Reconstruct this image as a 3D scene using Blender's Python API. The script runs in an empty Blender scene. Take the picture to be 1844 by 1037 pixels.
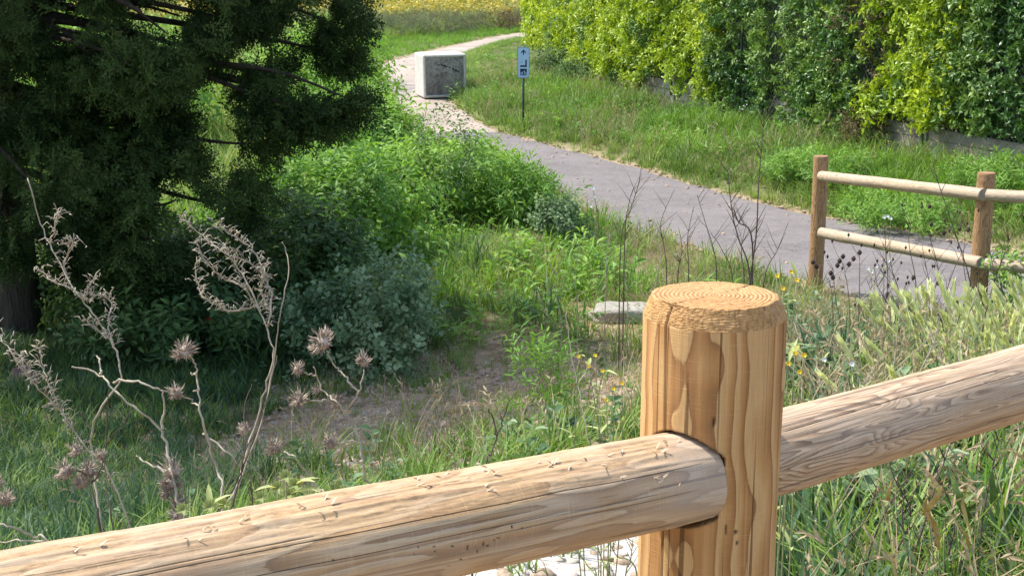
import bpy, math, random
import numpy as np
from mathutils import Vector, Matrix
R = math.radians
rng = np.random.default_rng(7); random.seed(7)
S = bpy.context.scene
COL = S.collection

# ------------------------------------------------------------------ camera, sky, sun, exposure
cam = bpy.data.cameras.new('camera'); cam_o = bpy.data.objects.new('camera', cam); COL.objects.link(cam_o)
F = 2660.0; TH = R(13)
cam.sensor_width = 36; cam.lens = 36 * F / 1844; cam.clip_start = .05; cam.clip_end = 1200
cam_o.location = (0, 0, 0); cam_o.rotation_euler = (math.pi / 2 - TH, 0, 0)
S.camera = cam_o
SUN_AZ = math.atan2(-.93, .37)      # direction towards the sun, measured from +Y towards +X
SUN_EL = R(59)
w = bpy.data.worlds.new('World'); S.world = w; w.use_nodes = True
nt = w.node_tree; nt.nodes.clear()
o_ = nt.nodes.new('ShaderNodeOutputWorld'); b_ = nt.nodes.new('ShaderNodeBackground'); s_ = nt.nodes.new('ShaderNodeTexSky')
s_.sky_type = 'NISHITA'; s_.sun_disc = False; s_.sun_elevation = SUN_EL; s_.sun_rotation = SUN_AZ; s_.air_density = 1.0; s_.dust_density = 2.0
b_.inputs[1].default_value = .15
nt.links.new(s_.outputs[0], b_.inputs[0]); nt.links.new(b_.outputs[0], o_.inputs[0])
sun = bpy.data.lights.new('sun', 'SUN'); sun.energy = 2.8; sun.angle = R(.55); sun.color = (1, .95, .86)
so = bpy.data.objects.new('sun', sun); COL.objects.link(so)
sd = Vector((math.sin(SUN_AZ) * math.cos(SUN_EL), math.cos(SUN_AZ) * math.cos(SUN_EL), math.sin(SUN_EL)))
so.rotation_euler = sd.to_track_quat('Z', 'Y').to_euler()
S.view_settings.view_transform = 'Standard'; S.view_settings.look = 'None'
S.view_settings.exposure = 1.26; S.view_settings.gamma = 1
S.cycles.max_bounces = 6; S.cycles.transmission_bounces = 3; S.cycles.transparent_max_bounces = 4
S.cycles.diffuse_bounces = 3; S.cycles.glossy_bounces = 2
S.cycles.use_denoising = True

# ------------------------------------------------------------------ numeric helpers
def at(px, py, k):
    """world point seen at photo pixel (px, py) at depth k metres"""
    x = (px - 922) / F; y = -(py - 518.5) / F
    return np.array([x * k, (math.cos(TH) + y * math.sin(TH)) * k, (-math.sin(TH) + y * math.cos(TH)) * k])
def smooth(a, b, x):
    t = np.clip((x - a) / (b - a), 0, 1); return t * t * (3 - 2 * t)
_perm = rng.permutation(4096)
def _h(ix, iy, iz):
    return _perm[(ix + _perm[(iy + _perm[iz & 4095]) & 4095]) & 4095] / 2047.5 - 1
def noise(x, y=0., z=0.):
    x, y, z = np.broadcast_arrays(np.asarray(x, float), np.asarray(y, float), np.asarray(z, float))
    ix = np.floor(x).astype(int); iy = np.floor(y).astype(int); iz = np.floor(z).astype(int)
    fx = x - ix; fy = y - iy; fz = z - iz
    u = fx * fx * (3 - 2 * fx); v = fy * fy * (3 - 2 * fy); t = fz * fz * (3 - 2 * fz)
    r = 0
    for a in (0, 1):
        for b in (0, 1):
            for c in (0, 1):
                r = r + _h(ix + a, iy + b, iz + c) * (u if a else 1 - u) * (v if b else 1 - v) * (t if c else 1 - t)
    return r
def fbm(x, y=0., z=0., n=3):
    r = 0; a = 1.
    for i in range(n):
        r = r + a * noise(x * 2 ** i + 7 * i, y * 2 ** i + 3 * i, z * 2 ** i); a *= .5
    return r

# ------------------------------------------------------------------ ground shape
NEAR = np.array([(7.6, 4.5), (5.6, 8.5), (4.6, 10.6), (3.9, 12.1), (3.02, 13.6), (2.64, 14.3), (2.19, 15.1), (1.56, 16.5), (1.1, 17.2), (.57, 19.4), (-.02, 22.3), (-.9, 24.3), (-1.92, 25.8),
                 (-2.3, 28), (-2.6, 30), (-3.1, 33.7), (-3.62, 37.3), (-3.83, 39.9), (-3.55, 42.9), (-2.92, 45.8), (-1.76, 50.3), (-.35, 55.2), (.96, 59), (3.4, 66.5), (7, 78)])
FAR = np.array([(11, 7.5), (8, 11.7), (5.5, 15.54), (4.62, 16.8), (3.74, 17.9), (2.82, 19.6), (1.89, 21.9), (.72, 24.3), (-.12, 26), (-.66, 28.1), (-1.22, 31.3), (-1.40, 33), (-1.75, 36.5), (-1.85, 40), (-1.75, 43.3), (-1.42, 46.),
                (-.33, 51.), (.92, 55.2), (3.6, 62.5), (9, 76)])
ASPH = 12   # near-edge index of the seam with the pale track
WALL = np.array([(.55, 38.2), (1.2, 34), (2.48, 27.8), (5.3, 20.7), (7.2, 15.9), (9.2, 10.8)])
POLY = np.vstack([NEAR, FAR[::-1]])
POST = np.array([.207, 1.452]); U = np.array([.79, .613]); Nn = np.array([-.613, .79])
def seg_dist(x, y, P):
    d = np.full(np.shape(x), 1e9)
    for (ax, ay), (bx, by) in zip(P[:-1], P[1:]):
        vx, vy = bx - ax, by - ay
        t = np.clip(((x - ax) * vx + (y - ay) * vy) / (vx * vx + vy * vy), 0, 1)
        d = np.minimum(d, np.hypot(x - ax - t * vx, y - ay - t * vy))
    return d
def inside(x, y, P):
    r = np.zeros(np.shape(x), bool)
    for (ax, ay), (bx, by) in zip(P, np.roll(P, -1, 0)):
        if ay == by: continue
        c = ((ay > y) != (by > y)) & (x < (bx - ax) * (y - ay) / (by - ay) + ax)
        r ^= c
    return r
def side_x(y, P):            # x of a polyline at height y (for lines running away from the camera)
    o = np.argsort(P[:, 1]); return np.interp(y, P[o, 1], P[o, 0])
def ground(x, y, rough=True):
    x = np.asarray(x, float); y = np.asarray(y, float)
    on = inside(x, y, POLY)
    s = (x - POST[0]) * Nn[0] + (y - POST[1]) * Nn[1]
    dn = seg_dist(x, y, NEAR); df = seg_dist(x, y, FAR); dw = seg_dist(x, y, WALL)
    left = (~on) & (dn < df)
    b = np.minimum(np.maximum(dn - .15, 0), np.maximum(8.5 - s, 0))
    b = np.where(y > 40, 0, b)
    a = np.maximum(s, 0)
    q = a / (a + b + 1e-6)
    z = np.where(left & (s < 8.5), -1.6 - 1.6 * smooth(.12, 1.0, q), -3.2)
    wx = side_x(y, WALL)
    beyond = x > wx
    vr = .32 * np.where(beyond, 1., df / (df + dw + 1e-6)) * smooth(62, 40, y)
    z = np.where((~on) & (~left), -3.2 + vr + .10 * smooth(0, .5, df) * (~beyond), z)
    if rough:
        e = smooth(0, .5, np.minimum(dn, df)) * (~on)
        z = z + e * (.05 * fbm(x * 1.1, y * 1.1, 3.3, 3)) * smooth(90, 50, y) + e * .012 * noise(x * 9, y * 9)
    return z

# ------------------------------------------------------------------ object helpers
def link(o, parent=None, mats=None):
    COL.objects.link(o)
    if parent is not None: o.parent = parent
    return o
def mesh(name, V, Fc, mat=None, smooth_=True, attrs=None):
    me = bpy.data.meshes.new(name)
    V = np.asarray(V, float)
    if isinstance(Fc, np.ndarray) and Fc.ndim == 2:
        n, k = Fc.shape
        me.vertices.add(len(V)); me.vertices.foreach_set('co', V.ravel())
        me.loops.add(n * k); me.loops.foreach_set('vertex_index', Fc.ravel().astype(np.int32))
        me.polygons.add(n); me.polygons.foreach_set('loop_start', np.arange(0, n * k, k, dtype=np.int32))
        me.polygons.foreach_set('loop_total', np.full(n, k, dtype=np.int32))
    else:
        me.from_pydata([tuple(v) for v in V], [], [tuple(int(i) for i in f) for f in Fc])
    me.update(calc_edges=True)
    if attrs:
        for an, av in attrs.items():
            at_ = me.attributes.new(an, 'FLOAT', 'POINT'); at_.data.foreach_set('value', np.asarray(av, np.float32))
    me.polygons.foreach_set('use_smooth', [smooth_] * len(me.polygons))
    if mat: me.materials.append(mat)
    return me
def obj(name, me, parent=None, loc=None):
    o = bpy.data.objects.new(name, me); link(o, parent)
    if loc is not None: o.location = loc
    return o
def thing(name, label, cat, loc=(0, 0, 0), group=None, rz=0):
    o = bpy.data.objects.new(name, None); COL.objects.link(o); o.location = tuple(float(v) for v in loc); o.rotation_euler = (0, 0, rz)
    o['label'] = label; o['category'] = cat
    if group: o['group'] = group
    return o
def tag(o, label, cat=None, kind=None, group=None):
    o['label'] = label
    if cat: o['category'] = cat
    if kind: o['kind'] = kind
    if group: o['group'] = group
    return o
class MB:
    def __init__(s): s.v = []; s.f = []; s.a = []
    def add(s, V, Fc, a=0.):
        n = len(s.v); s.v += [tuple(p) for p in V]; s.f += [tuple(i + n for i in f) for f in Fc]
        s.a += [a] * len(V) if np.isscalar(a) else list(a)
    def tube(s, P, rad, k=6, a=0., cap=True):
        P = [np.asarray(p, float) for p in P]; m = len(P)
        if np.isscalar(rad): rad = [rad] * m
        up = None; V = []; 
        for i in range(m):
            d = P[min(i + 1, m - 1)] - P[max(i - 1, 0)]; d = d / (np.linalg.norm(d) + 1e-9)
            if up is None:
                up = np.array([0, 0, 1.]) if abs(d[2]) < .9 else np.array([1., 0, 0])
            u = up - d * np.dot(up, d); u /= (np.linalg.norm(u) + 1e-9); v = np.cross(d, u); up = u
            for j in range(k):
                t = 2 * math.pi * j / k; V.append(P[i] + rad[i] * (math.cos(t) * u + math.sin(t) * v))
        Fc = [(i * k + j, i * k + (j + 1) % k, (i + 1) * k + (j + 1) % k, (i + 1) * k + j) for i in range(m - 1) for j in range(k)]
        if cap: Fc += [tuple(range(k - 1, -1, -1)), tuple((m - 1) * k + j for j in range(k))]
        s.add(V, Fc, a)
    def box(s, c, d, rz=0, a=0.):
        c = np.array(c, float); V = []
        for sx in (-1, 1):
            for sy in (-1, 1):
                for sz in (-1, 1):
                    x, y = sx * d[0] / 2, sy * d[1] / 2
                    V.append((c[0] + x * math.cos(rz) - y * math.sin(rz), c[1] + x * math.sin(rz) + y * math.cos(rz), c[2] + sz * d[2] / 2))
        s.add(V, [(0, 1, 3, 2), (4, 6, 7, 5), (0, 4, 5, 1), (2, 3, 7, 6), (0, 2, 6, 4), (1, 5, 7, 3)], a)
    def mesh(s, name, mat, sm=True): return mesh(name, s.v, s.f, mat, sm, {'v': s.a})
    def obj(s, name, mat, parent=None, sm=True): return obj(name, s.mesh(name, mat, sm), parent)
def spline(P, n=6):
    P = [np.asarray(p, float) for p in P]; out = []
    for i in range(len(P) - 1):
        p0, p1, p2, p3 = P[max(i - 1, 0)], P[i], P[i + 1], P[min(i + 2, len(P) - 1)]
        for t in np.linspace(0, 1, n, endpoint=False):
            out.append(.5 * ((2 * p1) + (-p0 + p2) * t + (2 * p0 - 5 * p1 + 4 * p2 - p3) * t * t + (-p0 + 3 * p1 - 3 * p2 + p3) * t ** 3))
    out.append(P[-1]); return out

# ------------------------------------------------------------------ materials
class NT:
    def __init__(s, name):
        s.m = bpy.data.materials.new(name); s.m.use_nodes = True; s.t = s.m.node_tree; s.t.nodes.clear()
        s.out = s.n('ShaderNodeOutputMaterial')
    def n(s, typ, **kw):
        x = s.t.nodes.new(typ)
        for k, v in kw.items(): setattr(x, k, v)
        return x
    def l(s, a, b): s.t.links.new(a, b)
    def put(s, sock, v):
        if isinstance(v, bpy.types.NodeSocket): s.l(v, sock)
        elif isinstance(v, (tuple, list)) and len(v) == 3 and sock.type == 'RGBA': sock.default_value = (*v, 1)
        else: sock.default_value = v
    def math(s, op, a, b=0., c=None, clamp=False):
        x = s.n('ShaderNodeMath', operation=op, use_clamp=clamp); s.put(x.inputs[0], a); s.put(x.inputs[1], b)
        if c is not None: s.put(x.inputs[2], c)
        return x.outputs[0]
    def mix(s, f, a, b, mode='MIX'):
        x = s.n('ShaderNodeMix', data_type='RGBA', blend_type=mode); s.put(x.inputs['Factor'], f); s.put(x.inputs['A'], a); s.put(x.inputs['B'], b)
        return [o for o in x.outputs if o.type == 'RGBA'][0]
    def ramp(s, f, stops, interp='LINEAR'):
        x = s.n('ShaderNodeValToRGB'); x.color_ramp.interpolation = interp; e = x.color_ramp.elements
        while len(e) < len(stops): e.new(.5)
        for i, (p, c) in enumerate(stops): e[i].position = p; e[i].color = (*c, 1) if len(c) == 3 else c
        s.put(x.inputs[0], f); return x.outputs[0]
    def coord(s, scale=(1, 1, 1), kind='Object'):
        c = s.n('ShaderNodeTexCoord'); m = s.n('ShaderNodeMapping'); m.inputs['Scale'].default_value = scale
        s.l(c.outputs[kind], m.inputs[0]); return m.outputs[0]
    def noise(s, scale, vec, detail=4, rough=.55, dist=0.):
        x = s.n('ShaderNodeTexNoise'); x.inputs['Scale'].default_value = scale; x.inputs['Detail'].default_value = detail
        x.inputs['Roughness'].default_value = rough; x.inputs['Distortion'].default_value = dist; s.l(vec, x.inputs['Vector']); return x.outputs['Fac']
    def voro(s, scale, vec, feat='F1', out='Distance'):
        x = s.n('ShaderNodeTexVoronoi', feature=feat); x.inputs['Scale'].default_value = scale; s.l(vec, x.inputs['Vector']); return x.outputs[out]
    def attr(s, name, typ='GEOMETRY', out='Fac'):
        x = s.n('ShaderNodeAttribute', attribute_name=name, attribute_type=typ); return x.outputs[out]
    def bump(s, h, strength=.5, dist=.01, prev=None):
        x = s.n('ShaderNodeBump'); x.inputs['Strength'].default_value = strength; x.inputs['Distance'].default_value = dist
        s.l(h, x.inputs['Height'])
        if prev is not None: s.l(prev, x.inputs['Normal'])
        return x.outputs[0]
    def princ(s, col, rough=.8, normal=None, spec=.3, metal=0.):
        p = s.n('ShaderNodeBsdfPrincipled'); s.put(p.inputs['Base Color'], col); s.put(p.inputs['Roughness'], rough)
        p.inputs['Specular IOR Level'].default_value = spec; p.inputs['Metallic'].default_value = metal
        if normal is not None: s.l(normal, p.inputs['Normal'])
        s.l(p.outputs[0], s.out.inputs[0]); return p

def leaf_mat(name, stops, rough=.55, trans=.35, spec=.35, tcol=None):
    """leaf: colour from a per-plant tint and a per-leaf value, with light passing through"""
    n = NT(name)
    f = n.math('ADD', n.math('MULTIPLY', n.attr('tint', 'INSTANCER'), .65), n.math('MULTIPLY', n.attr('v'), .35))
    c = n.ramp(f, stops)
    p = n.princ(c, rough, None, spec)
    t = n.n('ShaderNodeBsdfTranslucent')
    n.l(n.mix(.55, c, n.mix(1., c, (1.5, 1.45, .55), 'MULTIPLY')), t.inputs[0])
    m = n.n('ShaderNodeMixShader'); m.inputs[0].default_value = trans
    n.l(p.outputs[0], m.inputs[1]); n.l(t.outputs[0], m.inputs[2]); n.l(m.outputs[0], n.out.inputs[0])
    return n.m
def plain(name, stops, scale=20, rough=.85, bump=.4, bd=.003, stretch=(1, 1, 1), spec=.2):
    n = NT(name); c = n.coord(stretch); f = n.noise(scale, c, 5, .6)
    n.princ(n.ramp(f, stops), rough, n.bump(n.noise(scale * 3, c, 4), bump, bd), spec)
    return n.m

M = {}
M['grass'] = leaf_mat('green grass blades', [(0, (0.068, 0.128, 0.027)), (.35, (0.128, 0.230, 0.038)), (.7, (0.216, 0.324, 0.061)), (1, (0.405, 0.392, 0.149))])
M['cool_grass'] = leaf_mat('blue green grass blades', [(0, (0.025, 0.069, 0.034)), (.5, (0.057, 0.127, 0.048)), (1, (0.138, 0.196, 0.069))])  # darker, bluer grass copy; the tone of shade is in its colour
M['bright_grass'] = leaf_mat('fresh green grass blades', [(0, (0.072, 0.168, 0.018)), (.5, (0.144, 0.300, 0.030)), (1, (0.252, 0.396, 0.060))], trans=.42)
M['dry_grass'] = leaf_mat('dry straw', [(0, (.22, .17, .10)), (.5, (.36, .28, .17)), (1, (.46, .38, .25))], rough=.8, trans=.2)
M['ear'] = leaf_mat('pale green ears', [(0, (.30, .36, .13)), (.5, (.56, .60, .28)), (1, (.78, .78, .50))], rough=.6, trans=.35)
M['laurel_bright'] = leaf_mat('yellow green hedge leaves', [(0, (.10, .19, .012)), (.4, (.26, .38, .018)), (1, (.47, .55, .04))], rough=.38, trans=.4, spec=.5)
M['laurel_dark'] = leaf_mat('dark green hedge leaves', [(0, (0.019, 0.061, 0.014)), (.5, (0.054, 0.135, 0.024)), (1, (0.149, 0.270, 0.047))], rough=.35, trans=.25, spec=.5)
M['laurel_mid'] = leaf_mat('mid green hedge leaves', [(0, (0.039, 0.091, 0.019)), (.5, (0.098, 0.195, 0.033)), (1, (0.247, 0.364, 0.065))], rough=.42, trans=.3, spec=.45)
M['brown_leaf'] = leaf_mat('withered brown leaves', [(0, (.06, .05, .025)), (.5, (.16, .11, .055)), (1, (.17, .20, .06))], rough=.8, trans=.2)
M['conifer'] = leaf_mat('dark conifer sprays', [(0, (.018, .033, .011)), (.4, (.043, .078, .022)), (.75, (.092, .148, .04)), (1, (.16, .19, .065))], rough=.75, trans=.2, spec=.15)
M['bush_green'] = leaf_mat('green bush leaves', [(0, (0.070, 0.154, 0.025)), (.5, (0.140, 0.294, 0.042)), (1, (0.280, 0.434, 0.077))], trans=.38)
M['bush_blue'] = leaf_mat('blue green bush leaves', [(0, (.045, .10, .045)), (.5, (.12, .205, .085)), (1, (.34, .43, .24))], trans=.25)
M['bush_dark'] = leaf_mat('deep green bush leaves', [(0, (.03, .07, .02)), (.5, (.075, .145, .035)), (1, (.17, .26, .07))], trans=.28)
M['bush_grey'] = leaf_mat('grey green scrub leaves', [(0, (0.060, 0.072, 0.036)), (.5, (0.144, 0.168, 0.084)), (1, (0.300, 0.300, 0.180))], trans=.2, rough=.8)
M['vine_yellow'] = leaf_mat('yellow field leaves', [(0, (.13, .17, .035)), (.4, (.24, .25, .05)), (.75, (.42, .34, .06)), (1, (.52, .40, .08))], trans=.3)
M['stalk'] = plain('dry weed stalks', [(.3, (.24, .20, .14)), (.7, (.46, .42, .32))], 60, stretch=(1, 1, .2))
M['stalk_dark'] = plain('dark weed stalks', [(.3, (.055, .04, .03)), (.7, (.13, .10, .075))], 60)
M['stalk_green'] = plain('green weed stalks', [(.3, (.14, .17, .07)), (.7, (.28, .28, .14))], 60)
M['thistle'] = plain('dried thistle bracts', [(.3, (.14, .105, .08)), (.5, (.33, .265, .205)), (.75, (.58, .50, .40))], 90)
M['seed_dark'] = plain('dark seed heads', [(.3, (.03, .018, .014)), (.7, (.09, .06, .045))], 90)
M['bark'] = plain('dark bark', [(.3, (.03, .022, .018)), (.7, (.10, .08, .06))], 8, stretch=(1, 1, .25), bump=1., bd=.03)
M['twig'] = plain('brown twigs', [(.3, (.07, .05, .035)), (.7, (.16, .12, .085))], 30)
M['rock'] = plain('pale limestone', [(.25, (.24, .22, .19)), (.75, (.46, .43, .38))], 9, bump=.8, bd=.02)
M['rock_grey'] = plain('grey boulder', [(.25, (.22, .20, .165)), (.75, (.42, .39, .33))], 7, bump=.8, bd=.02)
M['rock_red'] = plain('reddish rock', [(.25, (.09, .055, .05)), (.75, (.20, .13, .11))], 9, bump=.8, bd=.02)
M['pebble'] = plain('light pebbles', [(.25, (.28, .23, .18)), (.75, (.55, .49, .42))], 4, bump=.4)
M['pebble_brown'] = plain('brown stony litter', [(.25, (.22, .155, .105)), (.75, (.46, .36, .26))], 4, bump=.4)
M['petal_yellow'] = plain('yellow petals', [(.3, (.65, .42, .02)), (.7, (.85, .65, .05))], 50)
M['petal_white'] = plain('white petals', [(.3, (.65, .65, .6)), (.7, (.8, .8, .76))], 50)
M['petal_red'] = plain('red petals', [(.3, (.5, .02, .01)), (.7, (.7, .04, .02))], 50)
M['wire'] = plain('galvanised wire', [(.3, (.25, .27, .27)), (.7, (.40, .42, .41))], 20, rough=.5)
M['green_metal'] = plain('green painted metal', [(.3, (.025, .055, .045)), (.7, (.06, .10, .08))], 14, rough=.5, bump=.1, spec=.5)

def ground_mat():
    n = NT('earth with litter'); c = n.coord()
    big = n.noise(.7, c, 4); mid = n.noise(5, c, 6, .65); fine = n.noise(38, c, 5, .7)
    col = n.ramp(mid, [(.28, (.13, .088, .05)), (.5, (.30, .21, .125)), (.72, (.47, .355, .235))])
    mossy = n.ramp(fine, [(.3, (.035, .06, .018)), (.7, (.10, .13, .045))])
    gr = n.math('SUBTRACT', 1, n.attr('bare'), clamp=True)
    col = n.mix(n.math('MULTIPLY', gr, n.ramp(big, [(.3, (.6, .6, .6)), (.6, (1, 1, 1))])), col, mossy)
    col = n.mix(n.attr('white'), col, n.ramp(fine, [(.25, (.34, .31, .27)), (.6, (.58, .55, .50))]))
    col = n.mix(n.attr('straw'), col, n.ramp(fine, [(.25, (.25, .20, .12)), (.7, (.45, .37, .24))]))
    v = n.voro(55, c)
    n.princ(col, .95, n.bump(fine, .8, .02, n.bump(v, .5, .01)), .1)
    return n.m
def asphalt_mat():
    n = NT('worn asphalt'); c = n.coord()
    a = n.noise(260, c, 3, .7); b = n.noise(1.4, c, 5, .6); v = n.voro(170, c, 'F1', 'Color')
    sep = n.n('ShaderNodeSeparateColor'); n.l(v, sep.inputs[0])
    col = n.ramp(b, [(.3, (.112, .100, .098)), (.7, (.178, .162, .157))])
    col = n.mix(n.ramp(sep.outputs[0], [(.55, (0, 0, 0)), (.95, (.55, .55, .55))]), col, (.30, .27, .26))
    col = n.mix(n.ramp(n.noise(9, c, 6, .7), [(.52, (0, 0, 0)), (.66, (.6, .6, .6))]), col, (.23, .20, .165))
    dn_ = n.n('ShaderNodeVectorMath', operation='ADD'); nz_ = n.n('ShaderNodeTexNoise'); nz_.inputs['Scale'].default_value = 4; n.l(c, nz_.inputs['Vector']); n.l(c, dn_.inputs[0]); n.l(nz_.outputs['Color'], dn_.inputs[1]); ck = n.voro(.55, dn_.outputs[0], 'DISTANCE_TO_EDGE')
    col = n.mix(n.ramp(ck, [(0, (.7, .7, .7)), (.008, (0, 0, 0))]), col, (.05, .045, .04))
    n.princ(col, .9, n.bump(a, .6, .004), .2); return n.m
def track_mat():
    n = NT('pale compacted track'); c = n.coord()
    b = n.noise(1.1, c, 6, .62); f = n.noise(70, c, 4, .7)
    col = n.ramp(b, [(.3, (.25, .21, .17)), (.55, (.35, .295, .24)), (.75, (.41, .355, .30))])
    col = n.mix(n.ramp(f, [(.5, (0, 0, 0)), (.75, (.4, .4, .4))]), col, (.24, .21, .18))
    # darker grey patch left of the block
    col = n.mix(n.math('MULTIPLY', n.attr('patch'), n.ramp(n.noise(3.5, c, 5, .7), [(.35, (0, 0, 0)), (.55, (.9, .9, .9))])), col, (.17, .155, .155))
    n.princ(col, .95, n.bump(f, .5, .006), .15); return n.m
def concrete_mat(name, dark=.6, base=(.40, .38, .34)):
    n = NT(name); c = n.coord()
    a = n.noise(2.2, n.coord((1, 1, .35)), 6, .65); f = n.noise(24, c, 6, .7)
    lo = tuple(v * .55 for v in base)
    col = n.ramp(a, [(.3, lo), (.55, base), (.8, tuple(min(v * 1.25, .8) for v in base))])
    col = n.mix(n.ramp(f, [(.42, (dark, dark, dark)), (.62, (0, 0, 0))]), col, tuple(v * .45 for v in base))
    n.princ(col, .9, n.bump(f, .5, .01), .2); return n.m
M['ground'] = ground_mat(); M['asphalt'] = asphalt_mat(); M['track'] = track_mat()
M['conc_wall'] = concrete_mat('precast concrete', .5, (.42, .38, .31))
def cube_mat():
    n = NT('weathered concrete block'); c = n.coord()
    geo = n.n('ShaderNodeTexCoord'); sx = n.n('ShaderNodeSeparateXYZ'); n.l(geo.outputs['Object'], sx.inputs[0])
    f = n.noise(9, c, 6, .7); s = n.noise(5, n.coord((1, 1, .3)), 6, .65)
    face = n.attr('front')
    clean = n.ramp(f, [(.3, (.44, .42, .37)), (.7, (.58, .56, .51))])
    dirt = n.ramp(n.noise(16, c, 6, .72), [(.35, (.13, .12, .11)), (.5, (.27, .26, .235)), (.7, (.36, .35, .32))])
    low = n.math('SUBTRACT', 1, n.math('MULTIPLY', sx.outputs[2], 1.15), clamp=True)
    dirt = n.mix(n.math('MULTIPLY', low, n.ramp(s, [(.35, (1, 1, 1)), (.62, (0, 0, 0))])), dirt, (.075, .068, .06))
    dirt = n.mix(n.ramp(n.noise(5.5, n.coord((1, 1, 1.4)), 5, .6), [(.56, (0, 0, 0)), (.66, (.5, .5, .5))]), dirt, (.06, .055, .05))
    n.princ(n.mix(face, clean, dirt), .9, n.bump(f, .5, .01), .2); return n.m
M['cube'] = cube_mat()

def wood_mat(name, light, mid, dark, late, band=.75, fringe=.05, line=.9, grey=0., fine=(900, 900, 14), pale_top=0., tint=(1, 1, 1), fs=.6):
    """solid wood: the ring field cut by the surface gives figure; fibre noise runs along local Z"""
    n = NT(name); c = n.coord((1, 1, 1)); fib = n.coord((1, 1, .035)); fib2 = n.coord((1, 1, .010))
    jit = n.noise(420, fib, 3, .7); rf = n.math('ADD', n.attr('ringf'), n.math('MULTIPLY', n.math('SUBTRACT', jit, .5), fringe * 2))
    fr = n.math('FRACT', rf)
    col = n.ramp(fr, [(0, light), (.06, light), (band * .55, light), (band, mid), (line, dark), (.97, late), (1, light)])
    tone = n.noise(6, n.coord((1, 1, .3)), 4, .55)
    col = n.mix(n.ramp(tone, [(.35, (0, 0, 0)), (.65, (.25, .25, .25))]), col, light)
    fine_ = n.noise(700, fib, 4, .7)
    col = n.mix(n.ramp(fine_, [(.36, (fs, fs, fs)), (.56, (0, 0, 0))]), col, tuple(v * .55 for v in mid))
    mid_ = n.noise(230, n.coord((1, 1, .02)), 3, .6); col = n.mix(n.ramp(mid_, [(.52, (0, 0, 0)), (.7, (.22, .22, .22))]), col, tuple(min(v * 1.25, .8) for v in light)); col = n.mix(n.ramp(mid_, [(.30, (.3, .3, .3)), (.42, (0, 0, 0))]), col, tuple(v * .7 for v in dark))
    hair = n.ramp(n.noise(150, fib2, 2, .5), [(.635, (0, 0, 0)), (.665, (.75, .75, .75))])
    col = n.mix(hair, col, tuple(v * .25 for v in dark))
    gr = n.noise(9, n.coord((1, 1, .5)), 5, .6)
    col = n.mix(n.math('MULTIPLY', grey, n.ramp(gr, [(.35, (0, 0, 0)), (.6, (1, 1, 1))])), col, (.45, .375, .305))
    col = n.mix(n.math('MULTIPLY', n.attr('endg'), n.ramp(fr, [(.45, (.15, .15, .15)), (.8, (.85, .85, .85)), (.98, (.2, .2, .2))])), col, tuple(v * .75 for v in dark))
    col = n.mix(n.attr('fibre'), col, n.ramp(n.noise(260, n.coord((1, 1, .2)), 4, .7), [(.32, tuple(v * .42 for v in mid)), (.5, tuple(v * .9 for v in mid)), (.72, light)]))
    col = n.mix(n.attr('stain_shade'), col, (.035, .02, .012))
    h = n.math('ADD', n.math('MULTIPLY', fine_, .6), n.math('MULTIPLY', fr, -.25))
    h = n.math('SUBTRACT', h, n.math('MULTIPLY', hair, .8)); scr = n.noise(120, n.coord((.25, .25, 6)), 2, .5); h = n.math('ADD', h, n.math('MULTIPLY', scr, .5))
    col = n.mix(n.ramp(scr, [(.6, (0, 0, 0)), (.72, (.22, .22, .22))]), col, tuple(min(v * 1.3, .85) for v in light))
    n.princ(col, .68, n.bump(h, .55, .0012), .28); return n.m
M['wood_post'] = wood_mat('new pine post', (.55, .34, .145), (.49, .27, .10), (.33, .145, .042), (.20, .08, .025), band=.45, fringe=.025, line=.84, fs=.3)
M['wood_rail'] = wood_mat('pine rail with blotches', (.56, .40, .235), (.48, .30, .145), (.33, .175, .072), (.20, .10, .04), band=.5, fringe=.12, line=.85, grey=.5)
M['wood_rail_b'] = wood_mat('weathered pine rail', (.56, .405, .255), (.50, .335, .19), (.31, .175, .085), (.13, .065, .035), band=.5, fringe=.07, line=.76, grey=.35)
M['wood_far_post'] = wood_mat('brown pine post', (.42, .26, .13), (.34, .19, .085), (.22, .11, .045), (.13, .06, .025), band=.6, line=.85)
M['wood_far_rail'] = wood_mat('pale pine rail', (.52, .41, .27), (.44, .33, .20), (.30, .205, .12), (.17, .11, .065), band=.5, line=.8, grey=.4)

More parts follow.
